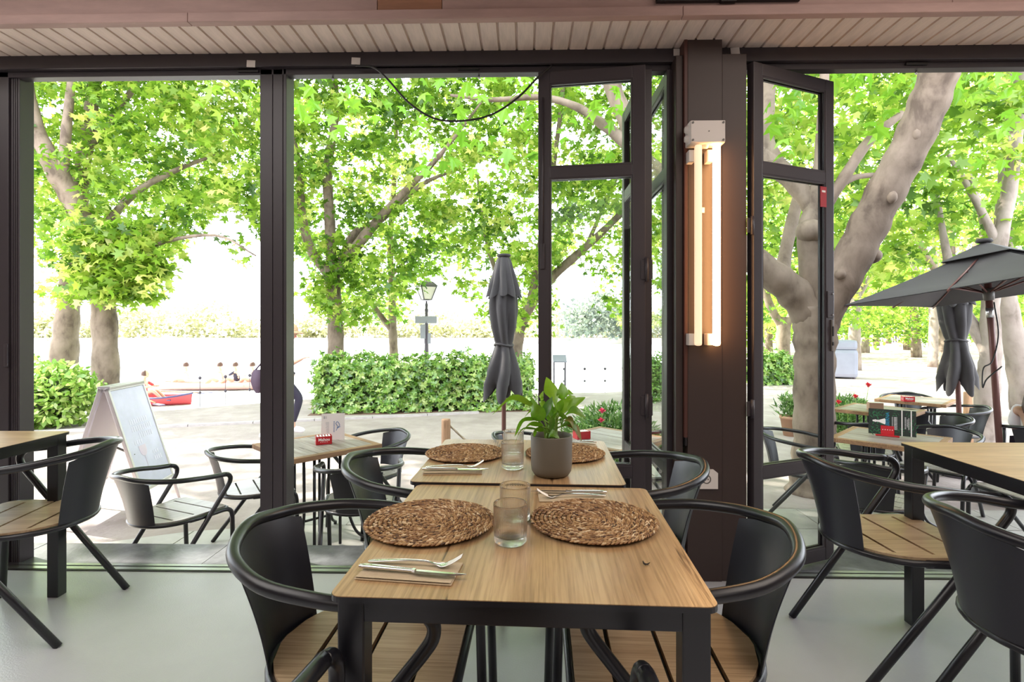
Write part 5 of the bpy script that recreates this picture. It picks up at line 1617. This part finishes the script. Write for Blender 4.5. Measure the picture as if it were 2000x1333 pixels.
# right-hand trees
lowr = [(1380, 560), (1480, 560), (1560, 560), (1640, 590), (1700, 560), (1780, 520), (1900, 480), (2100, 500)]
scatter(330, 1400, 2080, -330, lowr, 8.0, 12.0, [6, 7, 8], .48, 36, .18, False)
scatter(70, 1440, 2060, 60, [(1440, 420), (1640, 420), (2060, 330)], 6.2, 8.0, [5, 6], .34, 20, .19, False)
scatter(260, 1400, 2150, -1500, [(1400, -250), (2150, -250)], 4.6, 10.0, [5, 6, 7], .70, 32, .26, False)
scatter(120, 300, 1400, -1700, [(300, -500), (1400, -500)], 4.6, 7.5, [5], .70, 32, .26, False)
scatter(520, 1380, 2080, 60, [(1380, 640), (1640, 640), (1800, 630), (2080, 640)], 15, 26, [8, 9, 10, 17], .80, 46, .21, False)
scatter(700, 1400, 2050, 540, [(1400, 662), (2050, 658)], 24, 60, list(range(11, 20)), 1.2, 56, .27, False)
scatter(520, 1400, 2050, 350, [(1400, 655), (1640, 655), (1700, 648), (2050, 655)], 26, 60, list(range(11, 20)), 1.5, 56, .30, False)
for (t, cl, _) in TREES:
    if not cl: continue
    def far_(c): return (c[0] - Vector((0, 0, 1))).length
    for kind, sel in (('foliage', [c for c in cl if far_(c) < 27]), ('foliage', [c for c in cl if far_(c) >= 27])):
        if not sel: continue
        near_ = far_(sel[0]) < 27
        pts, sz, tn = [], [], []
        for (c, rad, per, size) in sel:
            q = cluster_points([tuple(c - t.location)], per, (rad, rad, rad * .62))
            pts.append(q); sz.append(RNG.uniform(.65, 1.15, per) * size)
            tn.append(np.clip(RNG.normal(random.gauss(.46, .22), .20, per), 0, 1))
        pts = np.concatenate(pts); sz = np.concatenate(sz); tn = np.concatenate(tn)
        o = leaves(kind, pts, sz, M['leaf'], t, PLANE_LEAF if near_ else SIMPLE_LEAF, up=.75, spread=.62, tone=tn, droop=.4)
        o['kind'] = 'stuff'
# big single leaves hanging close to the front, on the long bough of the big tree
random.seed(5)
near_src = []
for q in range(4):
    s = 1 + .1 * q
    mb = MB(); mb.add([(x, y * s, z * (1 + q * .5)) for (x, y, z) in PLANE_LEAF], [(0, 1, 2), (0, 2, 4), (2, 3, 4), (0, 4, 5), (0, 5, 6), (0, 6, 8), (6, 7, 8), (0, 8, 9)])
    near_src.append(mb)
near_me = []
spots = []
for (x0, x1, y0, y1, n_) in ((820, 1050, 150, 330, 60), (575, 830, 150, 260, 34), (1085, 1230, 165, 320, 22), (1490, 1600, 150, 330, 34), (1625, 1800, 140, 260, 34), (1860, 1990, 140, 330, 26), (380, 510, 155, 260, 12)):
    for k in range(n_):
        px = random.uniform(x0, x1); py = y0 + (y1 - y0) * random.random() ** 1.5
        spots.append((px, py, random.uniform(5.2, 6.6)))
for k, sp in enumerate(spots):
    p = at(*sp) - T6.location
    rot = Euler((random.gauss(0, .7), random.gauss(.5, .5), random.uniform(0, 2 * PI)))
    s = random.uniform(.12, .20)
    if k < 4:
        o = near_src[k].build('leaf', M['leaf_near'], T6, p, rot)
        a = o.data.attributes.new('tone', 'FLOAT', 'FACE'); a.data.foreach_set('value', np.full(8, .2 + .2 * k, dtype=np.float32))
        o.scale = (s, s, s); near_me.append(o)
    else:
        share(random.choice(near_me), 'leaf', T6, p, rot, (s, s, s))

# ================================================================== FAR SHORE AND AVENUE END
random.seed(3)
pts, sz = [], []
for k in range(900):
    x = random.uniform(-95, 28); y = 78 + random.uniform(0, 7) + max(0, -x - 40) * -.10
    h = 4.2 + 1.4 * math.sin(x * .21) + 1.0 * math.sin(x * .53 + 1)
    pts.append((x, y, random.uniform(0.2, max(1, h)) + WZ + .5)); 
q = cluster_points(pts, 26, (1.5, 1.5, .95))
sh = leaves('treeline', q, RNG.uniform(.5, 1.0, len(q)) * .75, M['leaf_far'], None, CRUDE_LEAF, up=.6, spread=.7)
tag(sh, 'pale sunlit line of trees on the far shore of the lake', 'trees', kind='stuff')
struct(MB().box2((-140, 75, WZ - .3), (40, 77, WZ + .75)).build('far_shore', M['quay']))
struct(MB().add([(-140, 77, WZ + .7), (40, 77, WZ + .7), (60, 130, WZ + .8), (-160, 130, WZ + .8)], [(0, 1, 2, 3)]).build('far_bank_ground', M['sand']))
pts = []
for k in range(260):
    x = random.uniform(3, 17); y = 58 + random.uniform(0, 8) + x
    pts.append((x + 2, y, random.uniform(.3, 4.6 + 1.5 * math.sin(x))))
q = cluster_points(pts, 26, (1.3, 1.3, .9))
o = leaves('treeline', q, RNG.uniform(.5, 1.0, len(q)) * .6, M['leaf_hazy'], None, CRUDE_LEAF, up=.6, spread=.7)
tag(o, 'hazy clump of trees on the far bank, seen through the folded glass leaf', 'trees', kind='stuff')

def awning(px, Z, w, label):
    p = at(px, 668, Z); 
    t = thing('awning', label, 'awning', (p.x, p.y, GZ), YAW, 'white awnings at the end of the avenue')
    mb = MB(); mb.add([(-w, -1.4, 2.1), (w, -1.4, 2.1), (w, 1.4, 2.6), (-w, 1.4, 2.6), (-w, -1.4, 2.04), (w, -1.4, 2.04), (w, 1.4, 2.54), (-w, 1.4, 2.54)], [(0, 1, 2, 3), (7, 6, 5, 4), (0, 4, 5, 1), (1, 5, 6, 2), (2, 6, 7, 3), (3, 7, 4, 0)])
    mb.build('cloth', M['white_cloth'], t)
    for sx in (-1, 1):
        for sy in (-1, 1):
            MB().cyl((sx * (w - .1), sy * 1.3, 0), .04, 2.3, 6).build('leg', M['iron'], t)
for px, Z, w, q in ((1690, 58, 2.2, 'leftmost'), (1732, 60, 2.0, 'second from the left'), (1775, 62, 2.2, 'third from the left'), (1800, 56, 1.8, 'rightmost')):
    awning(px, Z, w, 'white cafe awning at the end of the avenue, ' + q + ' of four')
p = at(1644, 738, 17.4)
t = thing('covered_cart', 'boxy grey-white covered cart on the promenade beside the right door leaf', 'cart', (p.x, p.y, GZ), YAW + R(-20))
MB().box2((-.62, -.45, .04), (.38, .45, .93), bevel=.12).build('cover', M['cover_grey'], t)
MB().box2((-.60, -.43, .91), (.36, .43, 1.22), bevel=.09).build('cover_top', M['cover_grey'], t)
for sx in (-.5, .26):
    for sy in (-.38, .38):
        MB().cyl((sx, sy, 0), .04, .08, 8).build('wheel', M['iron'], t)

# ================================================================== PEOPLE
def figure(name, J, E, root, m_, parent, levels=2):
    """J: {joint: ((x,y,z), radius)}, E: connected joint pairs, grown into one continuous surface"""
    me = bpy.data.meshes.new(name)
    bm = bmesh.new(); lay = bm.verts.layers.skin.verify(); V = {}
    for k, (p, r) in J.items():
        v = bm.verts.new(p); V[k] = v
        rr = r if hasattr(r, '__len__') else (r, r)
        v[lay].radius = rr; v[lay].use_root = (k == root)
    for a, b in E: bm.edges.new((V[a], V[b]))
    bm.to_mesh(me); bm.free()
    me.materials.append(m_)
    o = bpy.data.objects.new(name, me); COL.objects.link(o); o.parent = parent
    sk = o.modifiers.new('skin', 'SKIN'); sk.use_smooth_shade = True; sk.branch_smoothing = .4
    sb = o.modifiers.new('smooth', 'SUBSURF'); sb.levels = levels; sb.render_levels = levels
    return o
def head(parent, c, yaw, pitch=0.0, hair='hair', long_=False, cap=None, r=.108):
    """head mesh with brow, nose, chin and ears, local face towards +x"""
    A = Matrix.Translation(c) @ Matrix.Rotation(yaw, 4, 'Z') @ Matrix.Rotation(pitch, 4, 'Y')
    mb = MB(); mb.sphere((0, 0, 0), (r * .92, r * .74, r * 1.12), 20, 14)
    V = []
    for p in mb.v:
        x, y, z = p
        if z < -.02 and x > 0: x *= 1.0 + .10 * (-z / r); y *= 1 - .28 * (-z / r)
        if z < -.02 and x < 0: x *= 1 - .30 * (-z / r)
        V.append((x, y, z))
    mb.v = V
    n0 = len(mb.v)
    mb.add([(r * .86, 0, r * .15), (r * 1.12, 0, -r * .18), (r * .88, r * .13, -r * .24), (r * .88, -r * .13, -r * .24), (r * .8, 0, -r * .3)], [(0, 2, 1), (0, 1, 3), (1, 2, 4), (1, 4, 3)], True)
    for s in (-1, 1): mb.sphere((-.005, s * r * .74, -.01), (r * .20, r * .08, r * .28), 8, 6)
    f = mb.xf(A).build('face', M['skin'], parent)
    for s in (-1, 1):
        mb = MB(); mb.sphere((r * .82, s * r * .30, r * .08), (r * .10, r * .12, r * .07), 8, 6); mb.xf(A).build('eye', M['blackout'], f)
    mb = MB(); mb.sphere((r * .86, 0, -r * .52), (r * .08, r * .26, r * .06), 8, 6); mb.xf(A).build('mouth', M['petal_pink'], f)
    mb = MB()
    rows = []
    for i in range(9):
        ph = PI * (.02 + .60 * i / 8)
        rows.append([(-.012 + r * 1.02 * math.sin(ph) * math.cos(a) * (.86 if math.cos(a) > 0 else 1.04), r * .86 * math.sin(ph) * math.sin(a), r * 1.18 * math.cos(ph) * (1 if math.cos(a) < .45 else .98)) for a in np.linspace(R(42), R(318), 22)])
    if long_:
        for (z, kx, ky) in ((-.10, 1.10, 1.04), (-.19, 1.18, 1.18), (-.27, 1.08, 1.18), (-.30, .85, 1.0)):
            rows.append([(-.02 + r * kx * math.cos(a) * (.62 if math.cos(a) > 0 else 1), r * ky * math.sin(a), z + .008 * math.sin(a * 19)) for a in np.linspace(R(52), R(308), 22)])
    mb.grid(rows, True); mb.xf(A).build('hair', M[hair], parent)
    if cap:
        mb = MB(); rows = []
        for i in range(7):
            ph = PI * .5 * i / 6
            rows.append([(r * 1.10 * math.sin(ph) * math.cos(a) - .005, r * .94 * math.sin(ph) * math.sin(a), r * .30 + r * 1.0 * math.cos(ph)) for a in np.linspace(0, 2 * PI, 24, endpoint=False)])
        mb.grid(rows, True, True)
        mb.grid([[(r * (1.0 + k * 1.0) * math.cos(a) - .005 , r * .92 * math.sin(a) * (1 + .1 * k), r * .30 - .03 * k - .01 * q) for a in np.linspace(R(-62), R(62), 12)] for q in (0, 1) for k in (0, .5, 1)][:3], True)
        mb.grid([[(r * (1.0 + k) * math.cos(a) - .005, r * .92 * math.sin(a) * (1 + .1 * k), r * .29 - .03 * k - .008) for a in reversed(np.linspace(R(-62), R(62), 12))] for k in (0, .5, 1)], True)
        mb.xf(A).build('cap', M[cap], parent)

def hand(J, E, wrist, elbow, palm_n, tag_, curl=.5, size=.085):
    """a palm, four unequal fingers and a side thumb grown on the wrist joint"""
    w = Vector(J[wrist][0]); d = (w - Vector(J[elbow][0])).normalized()
    s = d.cross(Vector(palm_n)).normalized(); n = s.cross(d)
    pc = w + d * size * .55
    J[tag_ + 'palm'] = (tuple(pc), (.030, .016)); E.append((wrist, tag_ + 'palm'))
    for k, (off, ln) in enumerate(((-1.5, .070), (-.5, .080), (.5, .076), (1.5, .060))):
        b = pc + s * off * .016 + d * size * .42
        m1 = b + d * ln * .5 - n * ln * .18 * curl; e = m1 + d * ln * .42 - n * ln * .42 * curl
        for nm, q, r in (('a', b, .0105), ('b', m1, .0090), ('c', e, .0075)):
            J[f'{tag_}{k}{nm}'] = (tuple(q), r)
        E += [(tag_ + 'palm', f'{tag_}{k}a'), (f'{tag_}{k}a', f'{tag_}{k}b'), (f'{tag_}{k}b', f'{tag_}{k}c')]
    b = pc - s * .030 - d * size * .1
    m1 = b - s * .018 + d * .030; e = m1 + d * .026 - n * .01
    J[tag_ + 'ta'] = (tuple(b), .0115); J[tag_ + 'tb'] = (tuple(m1), .0100); J[tag_ + 'tc'] = (tuple(e), .0085)
    E += [(tag_ + 'palm', tag_ + 'ta'), (tag_ + 'ta', tag_ + 'tb'), (tag_ + 'tb', tag_ + 'tc')]

# jogger running to the right along the promenade, half behind the middle post
pr = cw((546 - 1000) / FPX * 8.0, 8.0, GZ)
run = thing('person', 'person jogging in cap, white top and dark leggings, half behind the middle post', 'person', pr, YAW)
J = {'pelvis': ((0, 0, .90), (.135, .115)), 'waist': ((.02, 0, 1.05), (.118, .095)), 'chest': ((.055, 0, 1.22), (.135, .105)), 'neckb': ((.085, 0, 1.37), (.075, .065)), 'neck': ((.105, 0, 1.43), .050), 'skull': ((.125, 0, 1.50), .055),
     'shl': ((.075, .155, 1.335), .058), 'ell': ((-.12, .26, 1.14), .042), 'wrl': ((.04, .22, .98), .028),
     'shr': ((.085, -.155, 1.335), .058), 'elr': ((.155, -.235, 1.06), .042), 'wrr': ((.36, -.20, 1.16), .028),
     'hl': ((0, .095, .86), .088), 'kl': ((.26, .10, .58), .060), 'al': ((.15, .10, .20), .040), 'bl': ((.17, .10, .12), .040), 'tl': ((.29, .10, .10), .028),
     'hr': ((0, -.095, .86), .088), 'kr': ((-.06, -.10, .47), .060), 'ar': ((-.19, -.10, .13), .040), 'br': ((-.20, -.10, .07), .038), 'tr': ((-.08, -.10, .03), .028)}
E = [('pelvis', 'waist'), ('waist', 'chest'), ('chest', 'neckb'), ('neckb', 'neck'), ('neck', 'skull'), ('chest', 'shl'), ('shl', 'ell'), ('ell', 'wrl'), ('chest', 'shr'), ('shr', 'elr'), ('elr', 'wrr'),
     ('pelvis', 'hl'), ('hl', 'kl'), ('kl', 'al'), ('al', 'bl'), ('bl', 'tl'), ('pelvis', 'hr'), ('hr', 'kr'), ('kr', 'ar'), ('ar', 'br'), ('br', 'tr')]
hand(J, E, 'wrr', 'elr', (0, 0, 1), 'r', .6); hand(J, E, 'wrl', 'ell', (0, 1, 0), 'l', .7)
figure('body', J, E, 'pelvis', M['skin'], run)
S = 1.10
T_ = {k: (J[k][0], tuple(q * 1.13 for q in (J[k][1] if hasattr(J[k][1], '__len__') else (J[k][1],) * 2))) for k in ('pelvis', 'waist', 'chest', 'neckb', 'shl', 'shr')}
T_['sl'] = (tuple(Vector(J['shl'][0]).lerp(Vector(J['ell'][0]), .5)), .060); T_['sr'] = (tuple(Vector(J['shr'][0]).lerp(Vector(J['elr'][0]), .4)), .060)
figure('shirt', T_, [('pelvis', 'waist'), ('waist', 'chest'), ('chest', 'neckb'), ('chest', 'shl'), ('chest', 'shr'), ('shl', 'sl'), ('shr', 'sr')], 'pelvis', M['white_cloth'], run)
Lg = {k: (J[k][0], tuple(q * 1.10 for q in (J[k][1] if hasattr(J[k][1], '__len__') else (J[k][1],) * 2))) for k in ('pelvis', 'hl', 'kl', 'al', 'hr', 'kr', 'ar')}
figure('leggings', Lg, [('pelvis', 'hl'), ('hl', 'kl'), ('kl', 'al'), ('pelvis', 'hr'), ('hr', 'kr'), ('kr', 'ar')], 'pelvis', M['navy'], run)
for k, (a, b) in (('l', ('bl', 'tl')), ('r', ('br', 'tr'))):
    h_, t_ = Vector(J[a][0]), Vector(J[b][0])
    mb = MB(); mb.tube(spline([h_ - (t_ - h_) * .35 + Vector((0, 0, -.01)), h_.lerp(t_, .3), t_, t_ + (t_ - h_) * .35], 4), [.035, .052, .050, .044, .020], 10, flat=.8); mb.build('shoe', M['white_cloth'], run)
head(run, Vector((.155, 0, 1.565)), 0, .1, cap='tan_cap')
# dark bag swinging behind the jogger
q = at(506, 745, 8.05)
t = thing('shoulder_bag', 'dark plum bag swinging behind the jogger, left of the middle post', 'bag', (q.x, q.y, q.z), YAW)
mb = MB(); rows = [[(x * w_, y, z) for (x, y) in ((-.11, -.05), (.11, -.06), (.11, .06), (-.11, .05))] for (z, w_) in ((-.17, .25), (-.10, .65), (.0, .95), (.12, .8), (.17, .5))]
mb.grid(rows, True, True); mb.add(rows[0], [(3, 2, 1, 0)]); mb.add(rows[-1], [(0, 1, 2, 3)]); mb.build('bag_body', M['plum'], t)
MB().tube(spline([(-.06, 0, .16), (.10, .02, .34), (.30, .06, .50), (.42, .02, .30)], 6), .012, 6).build('strap', M['plum'], t)

# seated person at the right edge, back to the camera side
ps = cw(4.87, 5.02, GZ)
sit = thing('person', 'person with shoulder-length brown hair and white top seated at the right picture edge', 'person', ps, YAW + R(42))
J = {'pelvis': ((-.02, 0, .54), (.150, .130)), 'waist': ((-.02, 0, .70), (.125, .100)), 'chest': ((.0, 0, .88), (.140, .105)), 'neckb': ((.015, 0, 1.0), (.075, .065)), 'neck': ((.03, 0, 1.06), .050), 'skull': ((.04, 0, 1.12), .055),
     'shl': ((0, .165, .975), .058), 'ell': ((.08, .19, .76), .044), 'wrl': ((.28, .10, .70), .030), 'shr': ((0, -.165, .975), .058), 'elr': ((.06, -.23, .74), .044), 'wrr': ((.28, -.17, .73), .030),
     'hl': ((.04, .10, .545), .092), 'kl': ((.42, .12, .53), .064), 'al': ((.40, .12, .10), .042), 'tl': ((.54, .13, .05), .032), 'hr': ((.04, -.10, .545), .092), 'kr': ((.42, -.12, .53), .064), 'ar': ((.40, -.12, .10), .042), 'tr': ((.54, -.13, .05), .032)}
E = [('pelvis', 'waist'), ('waist', 'chest'), ('chest', 'neckb'), ('neckb', 'neck'), ('neck', 'skull'), ('chest', 'shl'), ('shl', 'ell'), ('ell', 'wrl'), ('chest', 'shr'), ('shr', 'elr'), ('elr', 'wrr'),
     ('pelvis', 'hl'), ('hl', 'kl'), ('kl', 'al'), ('al', 'tl'), ('pelvis', 'hr'), ('hr', 'kr'), ('kr', 'ar'), ('ar', 'tr')]
hand(J, E, 'wrr', 'elr', (0, 0, 1), 'r', .5); hand(J, E, 'wrl', 'ell', (0, 0, 1), 'l', .5)
figure('body', J, E, 'pelvis', M['skin'], sit)
T_ = {k: (J[k][0], tuple(q * 1.32 for q in (J[k][1] if hasattr(J[k][1], '__len__') else (J[k][1],) * 2))) for k in ('pelvis', 'waist', 'chest', 'neckb', 'shl', 'shr', 'ell', 'elr')}
figure('shirt', T_, [('pelvis', 'waist'), ('waist', 'chest'), ('chest', 'neckb'), ('chest', 'shl'), ('chest', 'shr'), ('shl', 'ell'), ('shr', 'elr')], 'pelvis', M['white_cloth'], sit)
Lg = {k: (J[k][0], tuple(q * 1.10 for q in (J[k][1] if hasattr(J[k][1], '__len__') else (J[k][1],) * 2))) for k in ('pelvis', 'hl', 'kl', 'al', 'hr', 'kr', 'ar')}
figure('trousers', Lg, [('pelvis', 'hl'), ('hl', 'kl'), ('kl', 'al'), ('pelvis', 'hr'), ('hr', 'kr'), ('kr', 'ar')], 'pelvis', M['navy'], sit)
head(sit, Vector((.05, 0, 1.20)), 0, .15, long_=True)

sit.scale = (.9, .9, .9)
# rowing boats
def boat(px, py, Z, ln, m1, m2, label, ang):
    p = at(px, py, Z)
    t = thing('rowing_boat', label, 'boat', (p.x, p.y, WZ), ang)
    rows = []
    for i in range(15):
        u = -1 + 2 * i / 14
        w = .42 * (1 - abs(u) ** 2.4) + .015
        z = .24 + .10 * u * u
        rows.append([(u * ln / 2, w, z), (u * ln / 2 * .98, w * .85, .08), (u * ln / 2 * .95, 0, -.06), (u * ln / 2 * .98, -w * .85, .08), (u * ln / 2, -w, z)])
    mb = MB(); mb.grid(rows, True); mb.grid([[(q[0], q[1] * .93, q[2] + .01) for q in reversed(r)] for r in rows], True); mb.build('hull', M[m1], t)
    for s in (-1, 1):
        MB().tube([(r[0][0], s * r[0][1], r[0][2]) for r in rows], .028, 6).build('gunwale', M[m2], t)
    for x in (-ln * .22, 0, ln * .22):
        MB().box((x, 0, .17), (.20, .70, .03), None, .004).build('thwart', M[m2], t)
    return t
def rower(b, x, shirt, label, face=1, oars=True, hair='hair'):
    q = Vector((x, 0, .17)); q.rotate(b.rotation_euler)
    t = thing('person', label, 'person', b.location + q, b.rotation_euler.z + (0 if face > 0 else PI), 'rowers on the lake')
    J = {'pelvis': ((0, 0, .12), (.13, .12)), 'chest': ((.02, 0, .42), (.14, .10)), 'neck': ((.05, 0, .60), .05), 'skull': ((.06, 0, .66), .05), 'shl': ((.03, .16, .52), .05), 'ell': ((.22, .22, .38), .04), 'wrl': ((.40, .14, .40), .03), 'shr': ((.03, -.16, .52), .05), 'elr': ((.22, -.22, .38), .04), 'wrr': ((.40, -.14, .40), .03),
         'kl': ((.36, .10, .26), .06), 'al': ((.62, .10, .0), .04), 'kr': ((.36, -.10, .26), .06), 'ar': ((.62, -.10, .0), .04)}
    E = [('pelvis', 'chest'), ('chest', 'neck'), ('neck', 'skull'), ('chest', 'shl'), ('shl', 'ell'), ('ell', 'wrl'), ('chest', 'shr'), ('shr', 'elr'), ('elr', 'wrr'), ('pelvis', 'kl'), ('kl', 'al'), ('pelvis', 'kr'), ('kr', 'ar')]
    figure('body', J, E, 'pelvis', M['skin'], t, 1)
    figure('shirt', {k: (J[k][0], tuple(q_ * 1.15 for q_ in (J[k][1] if hasattr(J[k][1], '__len__') else (J[k][1],) * 2))) for k in ('pelvis', 'chest', 'shl', 'shr', 'ell', 'elr')}, [('pelvis', 'chest'), ('chest', 'shl'), ('chest', 'shr'), ('shl', 'ell'), ('shr', 'elr')], 'pelvis', M[shirt], t, 1)
    head(t, Vector((.08, 0, .76)), 0, 0, hair=hair)
    return t
b1 = boat(309, 776, 16.6, 2.0, 'rowing_red', 'boat_blue', 'small red and blue rowing boat near the sandwich board', YAW + R(4))
rower(b1, -.45, 'rowing_red', 'person in a red shirt rowing the small red boat', 1)
for s in (-1, 1):
    o = Vector((-.6, s * .4, .35)); 
    q = o.copy(); q.rotate(b1.rotation_euler)
    t = thing('oar', 'long pale oar held by the rower of the small red boat, ' + ('water side' if s > 0 else 'terrace side'), 'oar', b1.location + q, b1.rotation_euler.z)
    MB().tube([(-.1, -s * .2, .06), (1.2, s * .8, -.14)], .02, 6).build('shaft', M['bollard'], t)
    MB().box((1.35, s * .92, -.165), (.45, .14, .02), (0, 0, s * .65), .008).build('blade', M['boat_blue'], t)
b2 = boat(425, 757, 20.5, 4.6, 'boat_pink', 'boat_pink', 'long salmon-coloured rowing boat further out on the lake', YAW + R(3))
for (x, sh, lab) in ((-1.1, 'white_cloth', 'person in white sitting at the left end of the salmon boat'), (.15, 'white_cloth', 'slim person sitting in the middle of the salmon boat'), (.72, 'navy', 'person in dark blue sitting right of the middle in the salmon boat'), (1.35, 'white_cloth', 'person sitting at the right end of the salmon boat, by the post')):
    rower(b2, x, sh, lab, -1)
